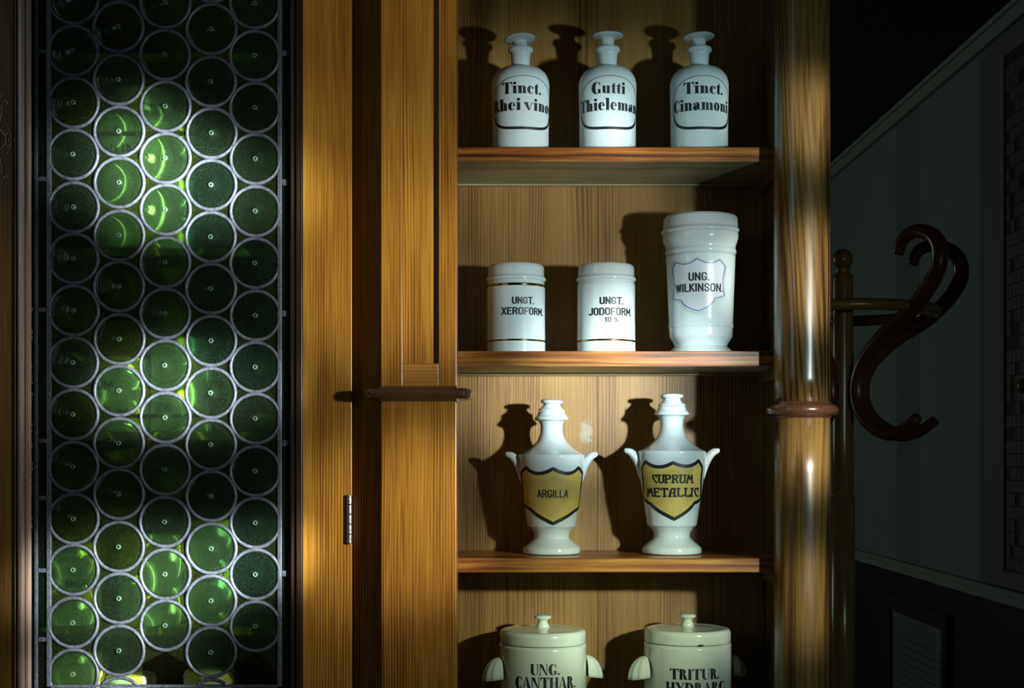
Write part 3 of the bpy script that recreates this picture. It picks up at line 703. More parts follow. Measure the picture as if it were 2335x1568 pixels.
# glass leads
G = YG/F
def gx(px): return PX(px, YG)
def gz(py): return PZ(py, YG)
def lead_bar(x0, x1, za, zb, th=.004, name='lead_bar'):
    return box(name, M['lead'], gd, x0, x1, YG-th, YG+.003, za, zb, .0012)
ztop = z1-.10
lead_bar(gx(107), gx(118), zt-.003, ztop); lead_bar(gx(633), gx(643), zt-.003, ztop); lead_bar(gx(118)+.0002, gx(633)-.0002, gz(1567), gz(1560))
lead_bar(gx(79), gx(87), zt-.03, ztop)
for y in (118, 408, 706, 1005, 1135, 1300, 1457): lead_bar(gx(87)+.0002, gx(107)-.0002, gz(y+5), gz(y-5), .003, 'lead_tab')
for y in (122, 416, 715, 1010, 1307): lead_bar(gx(643)+.0002, gx(660), gz(y+7), gz(y-7), .003, 'lead_tab')
for za, zb in ((1567, 1305), (1295, 1010), (1000, 712), (700, 413), (403, 124), (112, -160)):
    box('strip_pane', M['glass_strip'], gd, gx(87)+.0003, gx(107)-.0003, YG, YG+.002, gz(za), gz(zb))
for za, zb in ((1567, 1316), (1300, 1018), (1002, 723), (707, 424), (408, 130), (114, -160)):
    box('strip_pane', M['glass_strip'], gd, gx(643)+.0003, gx(663)-.0003, YG, YG+.002, gz(za), gz(zb))
box('strip_pane', simple('grimy_black_green_strip', (.02, .026, .018), .25, noise=.5, nscale=90), gd, gx(60), gx(79)-.0003, YG, YG+.002, zt-.03, ztop)
bm = bmesh.new(); random.seed(11)
for k in range(34):
    y = 835+k*13+random.uniform(-4, 4) if k < 30 else 700+random.random()*100
    x = 71+random.uniform(-2.0, 2.5); r = random.uniform(1.2, 3.2)
    v = [bm.verts.new((gx(x+r*math.cos(a)*random.uniform(.5, 1.1)), YG-.0008, gz(y+r*1.8*math.sin(a)*random.uniform(.6, 1.2)))) for a in [2*PI*i/7 for i in range(7)]]
    v2 = [bm.verts.new((q.co.x, YG-.0003, q.co.z)) for q in v]
    bm.faces.new(v)
    for i in range(7): bm.faces.new((v[i], v[(i+1) % 7], v2[(i+1) % 7], v2[i]))
tag(new_obj('flaking_foil', bm, M['copper_flake'], gd), kind='stuff')

# roundels
colx = [167.5, 271.5, 377, 481.5, 582]; base0 = [-1.5, 62.5, 6, 67, 8.5]; pitch = 118.3
R = 52.6*G
def roundel_mesh(m):
    bm = bmesh.new()
    pf = [(0,.0050),(.0018,.0052),(.0030,.0064),(.0040,.0060),(.0046,.0036),(.008,.0028),(R*.45,.0022),(R*.75,.0017),(R*.93,.0015),(R,.0010),(R,-.0010),(R*.9,-.0012),(R*.5,-.0008),(.006,-.0008),(0,-.0008)]
    lathe(bm, pf, 48); bmesh.ops.rotate(bm, verts=bm.verts[:], cent=(0,0,0), matrix=Matrix.Rotation(PI/2, 3, 'X'))
    me = bpy.data.meshes.new('roundel'); bmesh.ops.recalc_face_normals(bm, faces=bm.faces[:]); bm.to_mesh(me); bm.free()
    for p in me.polygons: p.use_smooth = True
    me.materials.append(m); me.materials.append(M['pontil'])
    for p in me.polygons:
        d_ = math.hypot(p.center.x, p.center.z)
        if .0018 < d_ < .0046 and p.center.y < -.003: p.material_index = 1
    return me
RM = {k: roundel_mesh(M[k]) for k in ('glass_green', 'glass_olive', 'glass_deep')}
bm = bmesh.new(); seg = 48; rm_ = 56.0*G; hw = 4.3*G; hd = .0035
rows = []
for i in range(seg):
    a = 2*PI*i/seg; rows.append([bm.verts.new(((rm_+hw*math.cos(t))*math.cos(a), -hd*math.sin(t)*1.0-.0005, (rm_+hw*math.cos(t))*math.sin(a))) for t in [2*PI*k/10 for k in range(10)]])
for i in range(seg):
    for k in range(10): bm.faces.new((rows[i][k], rows[(i+1) % seg][k], rows[(i+1) % seg][(k+1) % 10], rows[i][(k+1) % 10]))
LR = bpy.data.meshes.new('lead_ring'); bmesh.ops.recalc_face_normals(bm, faces=bm.faces[:]); bm.to_mesh(LR); bm.free(); LR.materials.append(M['lead'])
for p in LR.polygons: p.use_smooth = True
olive = {(0,2),(0,6),(0,9),(0,10),(1,0),(1,5),(1,6),(1,9),(1,10),(2,1),(3,0),(0,8)}
deep = {(3,1),(3,4),(3,5),(3,6),(3,9),(4,5),(4,6),(4,9),(4,10),(4,11),(2,13),(3,3),(4,1),(4,2),(4,7)}
random.seed(5); cen = {}
for c in range(5):
    for r in range(-2, 16):
        x = colx[c]+random.uniform(-1, 1); y = base0[c]+pitch*r+random.uniform(-1.2, 1.2)
        cen[c, r] = (colx[c], base0[c]+pitch*r)
        if y > 1560-20: 
            continue
        k = 'glass_olive' if (c, r) in olive else 'glass_deep' if (c, r) in deep else 'glass_green'
        lo = (c, r)
        o = new_obj('roundel', None, None, gd, me=RM[k]); o.location = (gx(x), YG, gz(y)); o.rotation_euler = (0, random.uniform(0, 6.28), 0)
        o = new_obj('lead_ring', None, None, gd, me=LR); o.location = (gx(x), YG-random.uniform(0, .0006), gz(y)); o.rotation_euler = (0, random.uniform(0, 6.28), 0)
# cut roundels rising from the bottom lead
for c in (1, 3):
    x = colx[c]; y = base0[c]+pitch*13
    bm = bmesh.new(); r0, r1 = 52.6*G, 59*G; zb = gz(1561); zc0 = gz(y+0)
    n = 14; amax = math.acos(min(1, (zb-zc0)/r0)) if zb > zc0 else PI/2
    top = []; bot = []
    th = [(-amax+2*amax*i/n) for i in range(n+1)]
    va = [bm.verts.new((gx(x)+r0*math.sin(t), YG-.001, zc0+r0*math.cos(t))) for t in th]
    vb = [bm.verts.new((v.co.x, YG+.0015, v.co.z)) for v in va]
    bm.faces.new(va); bm.faces.new(vb[::-1])
    for i in range(n+1): j = (i+1) % (n+1); bm.faces.new((va[i], va[j], vb[j], vb[i]))
    new_obj('roundel', bm, M['glass_green'], gd)
    bm = bmesh.new(); tube(bm, [(gx(x)+rm_*math.sin(t*1.05), YG-.0005, zc0+rm_*math.cos(t*1.05)) for t in th], hw, 8, flat=.8)
    new_obj('lead_ring', bm, M['lead'], gd, True)
# yellow corner panes between the rings
def tri(p):
    bm = bmesh.new(); a = [bm.verts.new((gx(x), YG, gz(y))) for x, y in p]; b = [bm.verts.new((gx(x), YG+.002, gz(y))) for x, y in p]
    bm.faces.new(a); bm.faces.new(b[::-1])
    for i in range(3): j = (i+1) % 3; bm.faces.new((a[i], a[j], b[j], b[i]))
    new_obj('corner_pane', bm, M['glass_yellow'], gd)
mid = lambda a, b: ((a[0]+b[0])/2, (a[1]+b[1])/2)
for c in range(5):
    for r in range(-2, 14):
        a, b = cen[c, r], cen[c, r+1]
        for dc in (-1, 1):
            if 0 <= c+dc < 5:
                ks = [q for q in range(-2, 15) if a[1] < cen[c+dc, q][1] < b[1]]
                if ks:
                    d = cen[c+dc, ks[0]]; t = [(q[0], min(q[1], 1561)) for q in (mid(a, b), mid(b, d), mid(a, d))]
                    if min(q[1] for q in t) < 1550: tri(t)
            else:
                xb_ = 112 if dc < 0 else 638
                if a[1]+14 < 1550: tri(((xb_, a[1]+14), (xb_, min(b[1]-14, 1561)), (mid(a, b)[0], min(mid(a, b)[1], 1561))))
# iron saddle bars behind the glass
for y in (302, 948):
    box('saddle_bar', M['dark_wood'], gd, gx(66), gx(688), YG+.006, YG+.014, gz(y+4.5), gz(y-4.5), .001)
# hinge
bm = bmesh.new(); hx = PX(797, 2.508)
for k in range(5):
    za = PZ(1128+k*22.4+21, 2.508); zb_ = PZ(1128+k*22.4, 2.508); lathe(bm, [(0,za),(.0042,za),(.0046,za+.0008),(.0046,zb_-.0008),(.0042,zb_),(0,zb_)], 16, hx, 2.5085)
bx(bm, hx-.0015, hx+.0015, 2.509, 2.514, PZ(1240, 2.508), PZ(1128, 2.508))
new_obj('hinge', bm, M['steel'], gd)
# gilt lock plate: scrolls and beads
bm = bmesh.new(); ex, ez = PX(-10, 2.514), PZ(318, 2.514); ye = 2.5135; e = 2.514/F
tube(bm, [(ex+24*e*math.cos(2*PI*k/32), ye, ez+24*e*math.sin(2*PI*k/32)) for k in range(33)], .0012, 6, caps=False)
def bead(x, y, r):
    v = bmesh.ops.create_icosphere(bm, subdivisions=1, radius=r*e)['verts']
    for q in v: q.co += Vector((ex+x*e, ye, ez+y*e))
for sy in (1, -1):
    for sx in (1, -1):
        tube(bm, spline([(ex+sx*e*x, ye, ez+sy*e*y) for x, y in ((6,26),(10,40),(14,60),(14,78),(22,88),(28,84),(24,78))], 4), .0010, 6)
        tube(bm, spline([(ex+sx*e*x, ye, ez+sy*e*y) for x, y in ((22,10),(32,16),(36,6),(30,2))], 4), .0009, 6)
        tube(bm, spline([(ex+sx*e*x, ye, ez+sy*e*y) for x, y in ((0,92),(8,104),(16,100),(12,94))], 4), .0009, 6)
        for x, y, r in ((28,32,2.2),(32,24,1.8),(36,12,2),(42,2,2),(20,88,2.4),(26,30,2),(14,96,2.6),(18,28,2)): bead(sx*x, sy*y, r)
bx(bm, ex-10*e, ex+10*e, ye-.0005, ye+.0012, ez-26*e, ez+26*e)
tag(new_obj('lock_plate', bm, M['brass'], gd), 'tarnished gilt scrollwork lock plate')

# ================================================================== porcelain
def place(name, px, Y, zbase, label, cat, group=None): return empty(name, (PX(px, Y), Y, zbase), label, cat, group)
Z1, Z2, Z3, Z4 = (zz(a)+.0003 for a, b in SH)
YJ = 2.63; sj = YJ/F
def zloc(py, Y, base): return PZ(py, Y)-base
def zfront(py, Y, r, base): return PZ(py, Y-r)-base

def bottle(px, lab, l1, l2, th, tilt, rr_=65.8, dtop=.0012):
    ofs = math.degrees(math.atan(PX(px, YJ)/YJ)); th = [a-ofs for a in th]
    t = place('stoppered_bottle', px, YJ, Z1, lab, 'bottle', 'opal tincture bottles on the top shelf')
    z = lambda py: zloc(py, YJ, Z1)
    r = rr_*sj
    body = resample([(0,0),(r*.93,0),(r*.93,0),(r*.97,.003),(r*.975,.008),(r*.98,z(280)),(r,z(205)),(r*.995,z(192)),(r*.95,z(180)),(r*.84,z(168)),(r*.66,z(159)),(r*.45,z(155)),(21*sj,z(153)),(21*sj,z(153)),(21.5*sj,z(140)),(23*sj,z(122)),(23*sj,z(122)),(26*sj,z(119.5)),(28.5*sj,z(116)),(28.5*sj,z(113)),(26*sj,z(109)),(20*sj,z(108)),(20*sj,z(108)),(0,z(108))], 4)
    bm = bmesh.new(); lathe(bm, body, 64); new_obj('body', bm, M['matt_porcelain'], t, True)
    bm = bmesh.new(); zt0 = z(108)+.0004
    lathe(bm, resample([(0,0),(14.5*sj,0),(14.5*sj,0),(16.5*sj,.0135),(16.5*sj,.0135),(30*sj,.0155),(35*sj,.0168),(36.4*sj,.0185),(35.5*sj,.0205),(30*sj,.0222),(16*sj,.0235),(0,.0238)], 4), 48)
    o = new_obj('stopper', bm, M['porcelain'], t, True); o.location = (0, 0, zt0+dtop); o.rotation_euler = (math.radians(tilt[0]), math.radians(tilt[1]), 0)
    sf = Surf(body)
    h1 = (zfront(212.5, YJ, r, Z1), zfront(186, YJ, r, Z1)); h2 = (zfront(250.5, YJ, r, Z1), zfront(223, YJ, r, Z1))
    bm = bmesh.new(); D = math.radians
    text_on(t, sf, l1, DID, D(th[0]), D(th[1]), *h1, bm=bm); text_on(t, sf, l2, DID, D(th[2]), D(th[3]), *h2, bm=bm)
    new_obj('lettering', bm, M['ink'], t)
    # painted cartouche: hairline above, heavy stroke beneath
    bm = bmesh.new(); tc_ = D((th[4]+th[5])/2); ta = D((th[5]-th[4])/2)
    zt_ = zfront(171.5, YJ, r, Z1); zb_ = zfront(291, YJ, r, Z1); zm = zfront(232, YJ, r, Z1); pts = []; n = 72
    for k in range(n):
        a = 2*PI*k/n; ca, sa = math.cos(a), math.sin(a)
        if sa >= 0: pts.append((tc_+ta*math.copysign(abs(ca)**.95, ca), zm+(zt_-zm)*abs(sa)**1.0))
        else: pts.append((tc_+ta*math.copysign(abs(ca)**.55, ca), zm+(zb_-zm)*abs(sa)**.80))
    dn = []
    for i in range(n):
        p_, q_ = pts[i], pts[(i+1) % n]; m_ = max(1, int(math.hypot((q_[0]-p_[0])*r, q_[1]-p_[1])/.002))
        for k in range(m_): dn.append(((p_[0]+(q_[0]-p_[0])*k/m_, p_[1]+(q_[1]-p_[1])*k/m_), i+k/m_))
    outline_on(bm, sf, [d_[0] for d_ in dn], lambda i: .0009+.0040*min(1, max(0, -1.5*math.sin(2*PI*dn[i][1]/n)-.1)), .0001)
    new_obj('cartouche_line', bm, M['ink'], t)
    return t
bottle(1187, 'white stoppered bottle lettered Tinct. Rhei vinos, left end of top shelf', 'Tinct.', 'Rhei vinos', (-37, 44, -65, 84, -68, 84), (-5, -5), 65.8, -.004)
bottle(1385.4, 'white stoppered bottle lettered Gutti Thieleman, middle of top shelf', 'Gutti', 'Thieleman', (-31.5, 37, -66, 77, -68, 80), (2, 0), 65.8, .0014)
bottle(1594.5, 'white stoppered bottle lettered Tinct. Cinamoni, right end of top shelf', 'Tinct.', 'Cinamoni', (-30.5, 51, -58.5, 71, -62, 80), (-2, -4), 66.6, -.001)

def canister(px, lab, lines, topband, rp=67.2, gp='small porcelain canisters on the second shelf'):
    t = place('porcelain_canister', px, YJ-.002, Z2, lab, 'jar', gp)
    Y = YJ-.002; z = lambda py: zloc(py, Y, Z2); r = rp*Y/F; q = r/67.2
    body = resample([(0,0),(r*.985,0),(r*.985,0),(r,.002),(r,.01),(66.5*q,z(720)),(66.6*q,z(656)),(65.5*q,z(648)),(64.5*q,z(644)),(64.5*q,z(644)),(60*q,z(643)),(0,z(643))], 3)
    bm = bmesh.new(); lathe(bm, body, 64); new_obj('body', bm, M['porcelain'], t, True)
    zl = z(643)+.0003
    lid = resample([(0,zl),(65*q,zl),(65*q,zl),(68*q,zl+.0012),(68.5*q,zl+.004),(67*q,zl+.007),(64.8*q,zl+.0085),(64.8*q,zl+.0085),(64.6*q,z(617)),(64*q,z(611)),(61.5*q,z(607)),(57*q,z(605)),(30*q,z(603.5)),(0,z(603))], 4)
    bm = bmesh.new(); lathe(bm, lid, 64); new_obj('lid', bm, M['porcelain'], t, True)
    sf = Surf(body); D = math.radians
    def band(zc_, h):
        bm = bmesh.new(); lathe(bm, [(radius_at(body, zc_)-.0004, zc_-h/2), (radius_at(body, zc_)+.0005, zc_-h/2+.0003), (radius_at(body, zc_)+.0005, zc_+h/2-.0003), (radius_at(body, zc_)-.0004, zc_+h/2)], 64)
        new_obj('gilt_band', bm, M['gold'], t, True)
    if topband: band(z(654.5), .0050)
    band(zfront(774, Y, r, Z2), .0036)
    bm = bmesh.new()
    ofs = math.degrees(math.atan(PX(px, Y)/Y))
    for s_, a, b, y1, y0, w_ in lines: text_on(t, sf, s_, SANS, D(a-ofs), D(b-ofs), zfront(y1, Y, r, Z2), zfront(y0, Y, r, Z2), w=w_, bm=bm)
    new_obj('lettering', bm, M['ink'], t)
canister(1176.6, 'white lidded canister with two gilt bands lettered UNGT. XEROFORM.', [('UNGT.', -7.4, 36.7, 692.5, 675.5, .19), ('XEROFORM.', -28.8, 64, 717, 699.5, .18)], True)
canister(1382.3, 'white lidded canister with one gilt band lettered UNGT. JODOFORM. 10%', [('UNGT.', -12.4, 34.8, 693.5, 676, .19), ('JODOFORM.', -34.8, 58, 718.5, 700.5, .18), ('10 %', -3.3, 23.9, 734, 722, .17)], False, 66.6)

# tall jar
Y = 2.635; t = place('tall_jar', 1598, Y, Z2, 'tall white footed jar with blue outlined shield lettered UNG. WILKINSON.', 'jar')
z = lambda py: zloc(py, Y, Z2); q = Y/F
body = resample([(0,0),(72*q,0),(72*q,0),(75*q,.0015),(74*q,.004),(66*q,.010),(60*q,.014),(60*q,z(791)),(60*q,z(791)),(61*q,z(786)),(67*q,z(776)),(71*q,z(770)),(72*q,z(762)),(72.5*q,z(750)),(74.2*q,z(747)),(73.8*q,z(742)),(73*q,z(737)),(73*q,z(737)),(75*q,z(690)),(79.6*q,z(590)),(80*q,z(583)),(82*q,z(578)),(81*q,z(572)),(80*q,z(570)),(81*q,z(564)),(84.5*q,z(556)),(87.5*q,z(549)),(88*q,z(541)),(87*q,z(536)),(87*q,z(536)),(0,z(536))], 4)
bm = bmesh.new(); lathe(bm, body, 72); new_obj('body', bm, M['porcelain'], t, True)
lid = resample([(0,z(536)+.0004),(87*q,z(536)+.0004),(87*q,z(536)+.0004),(90.5*q,z(533)),(91*q,z(530)),(89*q,z(526)),(87*q,z(524)),(87*q,z(524)),(85.5*q,z(506)),(84.5*q,z(500)),(81*q,z(496)),(74*q,z(493.5)),(40*q,z(492)),(0,z(491.5))], 4)
bm = bmesh.new(); lathe(bm, lid, 72); new_obj('lid', bm, M['porcelain'], t, True)
def shield(t, Y, base, px0, sfl, corners, line_m, line_w, fill_m, halo=None):
    def cv(p): return surf_coord(sfl.prof, PX(px0, Y), Y, base, *p)
    cs_ = [(cv(p), cv(c) if c else None) for p, c in corners]
    pts = curve_outline(cs_)
    bm = bmesh.new(); fill_on(bm, sfl, pts, 0.00005); new_obj('label_ground', bm, M[fill_m], t)
    bm = bmesh.new(); outline_on(bm, sfl, densify(pts, 3), lambda i: line_w, .0004); new_obj('label_border', bm, M[line_m], t)
    if halo:
        cx_ = sum(p[0] for p in pts)/len(pts); cz_ = sum(p[1] for p in pts)/len(pts)
        p2 = [(cx_+(p[0]-cx_)*1.07, cz_+(p[1]-cz_)*1.08-.001) for p in pts]
        bm = bmesh.new(); outline_on(bm, sfl, p2, lambda i: .0030+.0014*math.sin(i*.7), .00002); new_obj('label_stain', bm, M[halo], t)
w4 = lambda x, y: (1490+x/4.61, 470+y/4.61)
sf = Surf(body)
shield(t, Y, Z2, 1598, sf, [(w4(243,590), w4(350,650)), (w4(460,550), w4(580,635)), (w4(693,565), None), (w4(753,633), w4(705,800)), (w4(745,940), None), (w4(640,970), w4(620,1050)), (w4(475,1100), w4(325,1065)), (w4(295,990), None), (w4(210,975), w4(240,830)), (w4(203,668), None)], 'blue_line', .0013, 'shield_pale', 'shield_halo')
def line_px(t, Y, base, px0, sfl, s_, font, x0, x1, ytop, ybot, w, up=.0004, mt='ink'):
    a = surf_coord(sfl.prof, PX(px0, Y), Y, base, x0, (ytop+ybot)/2)[0]; b = surf_coord(sfl.prof, PX(px0, Y), Y, base, x1, (ytop+ybot)/2)[0]
    xm = (x0+x1)/2; zt_ = surf_coord(sfl.prof, PX(px0, Y), Y, base, xm, ytop)[1]; zb_ = surf_coord(sfl.prof, PX(px0, Y), Y, base, xm, ybot)[1]
    text_on(t, sfl, s_, font, a, b, zb_, zt_, w=w, up=up+.0002, mtl=mt)
line_px(t, Y, Z2, 1598, sf, 'UNG.', SANS, *(w4(372,0)[0], w4(588,0)[0]), w4(0,692)[1], w4(0,782)[1], .17)
line_px(t, Y, Z2, 1598, sf, 'WILKINSON.', SANS, *(w4(240,0)[0], w4(726,0)[0]), w4(0,808)[1], w4(0,898)[1], .17)

# footed urns
def urn(px, k, kz, lab, tilt, rz=0):
    Y = 2.65; t = place('lidded_urn', px, Y, Z3, lab, 'jar', 'white lidded urns on the third shelf')
    b0 = PZ(1266, Y)
    z = lambda py: (PZ(py, Y)-b0)*kz+.0
    q = Y/F*k
    body = resample([(0,0),(61*q,0),(61*q,0),(66*q,.0015),(67.6*q,z(1261)),(67.2*q,z(1254)),(65*q,z(1249)),(54*q,z(1240)),(44*q,z(1231)),(41.5*q,z(1225)),(43*q,z(1216)),(50*q,z(1206)),(55*q,z(1202)),(57*q,z(1199)),(57*q,z(1199)),(58*q,z(1192)),(66*q,z(1139)),(69.6*q,z(1114)),(74.4*q,z(1079)),(77*q,z(1045)),(77.8*q,z(1035)),(77.8*q,z(1035)),(76.8*q,z(1032.2)),(76.8*q,z(1032.2)),(64*q,z(1026)),(52*q,z(1018)),(42*q,z(1009)),(34*q,z(1000)),(28.5*q,z(988)),(26*q,z(973)),(27*q,z(960)),(31*q,z(953)),(31*q,z(953)),(38*q,z(950.5)),(40*q,z(947.5)),(38*q,z(943)),(33.5*q,z(938)),(31*q,z(930)),(31*q,z(930)),(0,z(930))], 4)
    bm = bmesh.new(); lathe(bm, body, 72); new_obj('body', bm, M['porcelain'], t, True)
    l0 = z(930)+.0003
    lid = resample([(0,0),(31.5*q,0),(31.5*q,0),(31.8*q,.0015),(30*q,z(925.5)-l0),(25*q,z(922)-l0),(20.5*q,z(917)-l0),(19.5*q,z(914)-l0),(21*q,z(912.5)-l0),(25*q,z(910.5)-l0),(26.2*q,z(907.5)-l0),(24.5*q,z(904)-l0),(17*q,z(901.5)-l0),(8*q,z(900.8)-l0),(0,z(900.5)-l0)], 4)
    bm = bmesh.new(); lathe(bm, lid, 48); o = new_obj('lid', bm, M['porcelain'], t, True); o.location = (0, 0, l0+.0004); o.rotation_euler = (math.radians(tilt), math.radians(tilt), 0)
    for sgn in (-1, 1):
        hp_ = [(70.5,1095),(74,1076),(78.5,1058),(85,1044),(94,1035),(103,1031.5),(108,1029)]
        pts = spline([(sgn*x*q, 0, z(y)) for x, y in hp_], 4); n = len(pts)
        rad = []
        for i in range(n):
            u = i/(n-1); rad.append(.0030+.0078*math.sin(PI*min(.95, .06+u*.86))**1.2)
        bm = bmesh.new(); tube(bm, pts, rad, 14, flat=.72, up=Vector((0, 1, 0)))
        # leaf ridges on the upper lobe
        for dy in (-.0028, 0, .0028):
            tube(bm, [p+Vector((0, dy*math.sin(PI*(i+2)/(n+3)), .0018)) for i, p in enumerate(pts[n//2:])], .0011, 6)
        new_obj('handle', bm, M['porcelain'], t, True)
    return t, body
ta_, ba = urn(1257.6, .97, .965, 'shorter white urn with ochre shield lettered ARGILLA', 2.5)
tb_, bb = urn(1532, 1.0, 1.0, 'taller white urn with ochre shield lettered CUPRUM METALLIC.', 0)
c3 = lambda x, y: (1040+x/3.155, 860+y/3.155)
c4 = lambda x, y: (1410+x/4.02, 890+y/4.02)
Y = 2.65
shield(ta_, Y, Z3, 1257.6, Surf(ba), [(c3(507,650), c3(590,730)), (c3(698,657), c3(805,730)), (c3(878,650), None), (c3(908,695), c3(890,800)), (c3(902,915), c3(890,940)), (c3(850,960), c3(800,1000)), (c3(697,1052), c3(590,1000)), (c3(540,950), c3(480,920)), (c3(476,885), c3(490,780)), (c3(468,690), None)], 'ink', .0062, 'shield_yellow')
shield(tb_, Y, Z3, 1532, Surf(bb), [(c4(252,650), c4(370,745)), (c4(500,662), c4(640,735)), (c4(732,642), None), (c4(766,705), c4(745,850)), (c4(752,985), c4(740,1010)), (c4(695,1030), c4(640,1110)), (c4(512,1178), c4(370,1110)), (c4(300,1040), c4(240,1000)), (c4(232,975), c4(240,850)), (c4(215,715), None)], 'ink', .0062, 'shield_yellow')
line_px(ta_, Y, Z3, 1257.6, Surf(ba), 'ARGILLA', SANS, c3(585,0)[0], c3(806,0)[0], c3(0,808)[1], c3(0,866)[1], .15)
line_px(tb_, Y, Z3, 1532, Surf(bb), 'CUPRUM', NOUV, c4(315,0)[0], c4(690,0)[0], c4(0,768)[1], c4(0,852)[1], .18)
line_px(tb_, Y, Z3, 1532, Surf(bb), 'METALLIC.', NOUV, c4(262,0)[0], c4(738,0)[0], c4(0,890)[1], c4(0,978)[1], .18)

# crocks
def crock(px, dy, lab, lines, chip, mt):
    Y = 2.642; t = place('lidded_crock', px, Y, Z4, lab, 'jar', 'lidded crocks on the bottom shelf')
    z = lambda py: PZ(py+dy, Y)-Z4; q = Y/F; r = 99*q
    zl = z(1465)
    body = resample([(0,0),(r*.96,0),(r*.96,0),(r*.99,.003),(r,.01),(r,z(1540)),(r,z(1472)),(r*.995,z(1467)),(r*.97,zl),(r*.97,zl),(0,zl)], 3)
    bm = bmesh.new(); lathe(bm, body, 80); new_obj('body', bm, M[mt], t, True)
    lid = resample([(0,zl+.0012),(r*.965,zl+.0012),(r*.965,zl+.0012),(r*.985,zl+.002),(r*.993,zl+.004),(98.4*q,z(1450)),(98.2*q,z(1442)),(96*q,z(1436.5)),(91*q,z(1433.2)),(80*q,z(1432.6)),(72*q,z(1433.4)),(50*q,z(1432)),(22*q,z(1430)),(16*q,z(1429.5)),(14.5*q,z(1427)),(13.5*q,z(1423)),(10.8*q,z(1418.5)),(11*q,z(1415)),(14*q,z(1411.5)),(18.6*q,z(1408.5)),(19.3*q,z(1406)),(17*q,z(1403)),(10*q,z(1400.8)),(0,z(1400))], 4)
    bm = bmesh.new(); lathe(bm, lid, 80); new_obj('lid', bm, M[mt], t, True)
    if chip:
        bm = bmesh.new(); v = bmesh.ops.create_icosphere(bm, subdivisions=2, radius=1)['verts']
        th = math.radians(10)
        for k in v: k.co = Vector((k.co.x*.0062+(r+.0002)*math.sin(th), k.co.y*.0012-(r+.0002)*math.cos(th), k.co.z*.0016+zl+.0028))
        tag(new_obj('rim_chip', bm, M['chip'], t), 'dark chip in the lid rim')
    # scallop handles
    for a_ in (-78, 100):
        bm = bmesh.new(); nu, nv = 28, 9; A, B, H = 41*q, 33*q, 46*q; g = []
        th = math.radians(a_); dr_ = Vector((math.sin(th), -math.cos(th), 0)); tn = Vector((math.cos(th), math.sin(th), 0)); org = dr_*(r-.004)+Vector((0, 0, z(1540)))
        for j in range(nv):
            v = PI/2*j/nv; row = []
            for i in range(nu+1):
                u = -PI/2+PI*i/nu; k = 1+.07*abs(math.cos(u*6))*math.cos(v)**.5-.04+(.015 if j == 0 else 0)
                p = org+dr_*((A*math.cos(v)**.85*math.cos(u)*k)+.004)+tn*(B*math.cos(v)**.85*math.sin(u)*k)+Vector((0, 0, H*math.sin(v)-.006*math.cos(u)*(1-j/nv)))
                row.append(bm.verts.new(p))
            g.append(row)
        apex = bm.verts.new(org+Vector((0, 0, H)))
        for j in range(nv-1):
            for i in range(nu): bm.faces.new((g[j][i], g[j][i+1], g[j+1][i+1], g[j+1][i]))
        for i in range(nu): bm.faces.new((g[-1][i], g[-1][i+1], apex))
        bm.faces.new(g[0]); o = new_obj('handle', bm, M[mt], t, True)
    sfc = Surf(body); bm = bmesh.new(); D = math.radians
    ofs = math.degrees(math.atan(PX(px, Y)/Y))
    for s_, a, b, y1, y0 in lines: text_on(t, sfc, s_, DID, D(a-ofs), D(b-ofs), PZ(y1, Y-r)-Z4, PZ(y0, Y-r)-Z4, bm=bm)
    new_obj('lettering', bm, M['ink'], t)
crock(1237.9, 0, 'cream lidded crock with scalloped handles lettered UNG. CANTHAR.', [('UNG.', -16.2, 22.1, 1539, 1514), ('CANTHAR.', -37.1, 46.3, 1571, 1544)], False, 'cream_porcelain')
crock(1567.5, -3, 'cream lidded crock with chipped lid lettered TRITUR. HYDRARG.', [('TRITUR.', -22.3, 44.4, 1549.5, 1525), ('HYDRARG.', -28.3, 60, 1582, 1556)], True, 'cream_porcelain')

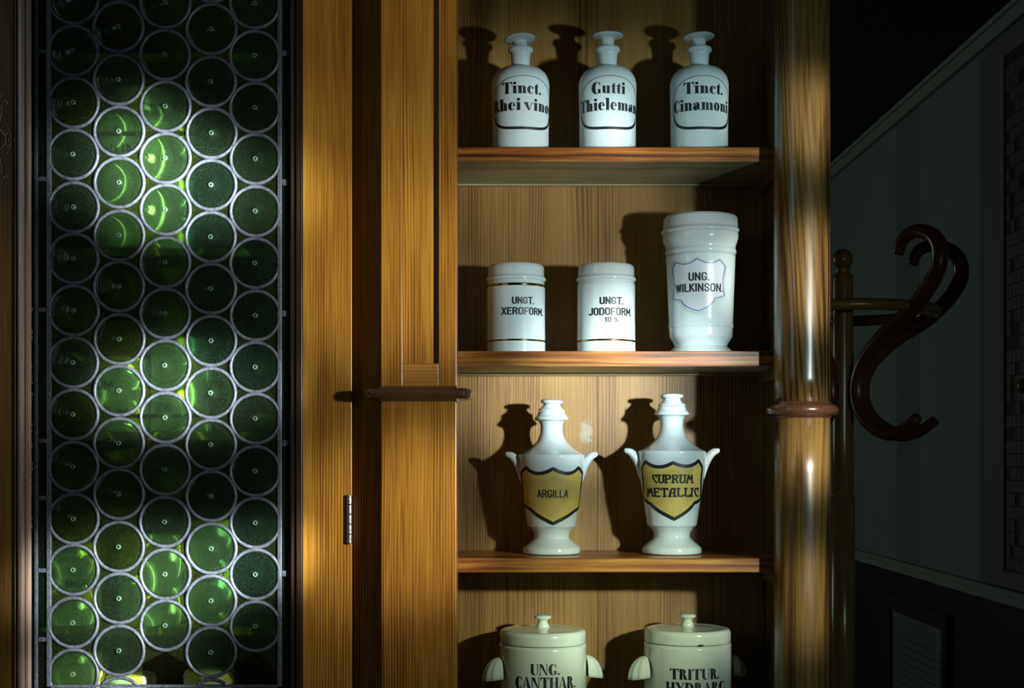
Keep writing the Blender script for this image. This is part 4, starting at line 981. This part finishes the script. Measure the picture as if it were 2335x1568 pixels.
# ================================================================== jars behind the green glass
ZI = {566: zi(566)+.0003, 985: zi(985)+.0003, 1430: zi(1430)+.0003, 1640: zi(1640)+.0003}
def inner_jar(px, sh_, top, rp, lab, words, shoulder=False, Y=2.655, mt='inner'):
    base = ZI[sh_]; t = place('storage_jar', px, Y, base, lab, 'jar', 'white jars behind the green glass door')
    q = Y/F; r = rp*q; h = PZ(top, Y)-base
    if shoulder: body = resample([(0,0),(r,0),(r,0),(r,.004),(r,h*.74),(r*.97,h*.79),(r*.82,h*.85),(r*.5,h*.88),(r*.42,h*.89),(r*.41,h*.905),(r*.47,h*.92),(r*.47,h*.93),(r*.47,h*.93),(0,h*.93)], 3)
    else: body = resample([(0,0),(r*.97,0),(r*.97,0),(r,.004),(r,h*.8),(r*.98,h*.83),(r*.96,h*.84),(r*.96,h*.84),(0,h*.84)], 3)
    bm = bmesh.new(); lathe(bm, body, 48); new_obj('body', bm, M[mt], t, True)
    if shoulder: lid = [(0,h*.932),(r*.3,h*.932),(r*.3,h*.95),(r*.55,h*.96),(r*.56,h*.98),(r*.3,h),(0,h)]
    else: lid = [(0,h*.842),(r*1.02,h*.842),(r*1.03,h*.86),(r*.99,h*.88),(r*.98,h*.96),(r*.9,h),(0,h)]
    bm = bmesh.new(); lathe(bm, lid, 48); new_obj('lid', bm, M[mt], t, True)
    bm = bmesh.new(); sfi = Surf(body)
    for s_, a, b, z0_, z1_ in words: text_on(t, sfi, s_, SANS, math.radians(a), math.radians(b), h*z0_, h*z1_, bm=bm)
    if words: new_obj('lettering', bm, M['ink'], t)
    else: bm.free()
inner_jar(330, 566, 205, 112, 'wide white bottle with black capitals behind the upper green roundels', [('VINUM', -55, 8, .53, .61)], True)
inner_jar(275, 985, 815, 62, 'white jar behind green glass, left of two above the saddle bar', [('TUM', -55, 0, .55, .68), ('RIUM', -35, 30, .2, .32)])
inner_jar(410, 985, 770, 64, 'white jar behind green glass, right of two above the saddle bar', [('TION', -50, -5, .2, .31)])
inner_jar(165, 1430, 1235, 64, 'white jar behind the lowest green roundels, leftmost of three', [('AMAR', 0, 50, .46, .56)])
inner_jar(345, 1430, 1215, 70, 'white jar behind the lowest green roundels, middle of three', [('CAT', -50, 0, .48, .58)])
inner_jar(487, 1430, 1185, 52, 'white jar behind the lowest green roundels, rightmost of three', [('ANDR', -50, 40, .42, .52)])
inner_jar(170, 1640, 1485, 62, 'white jar low behind the green glass at the bottom left corner', [])
inner_jar(300, 1640, 1535, 56, 'white jar low behind the green glass, middle of the bottom row', [])
inner_jar(480, 1640, 1525, 60, 'white jar low behind the green glass, right of the bottom row', [])
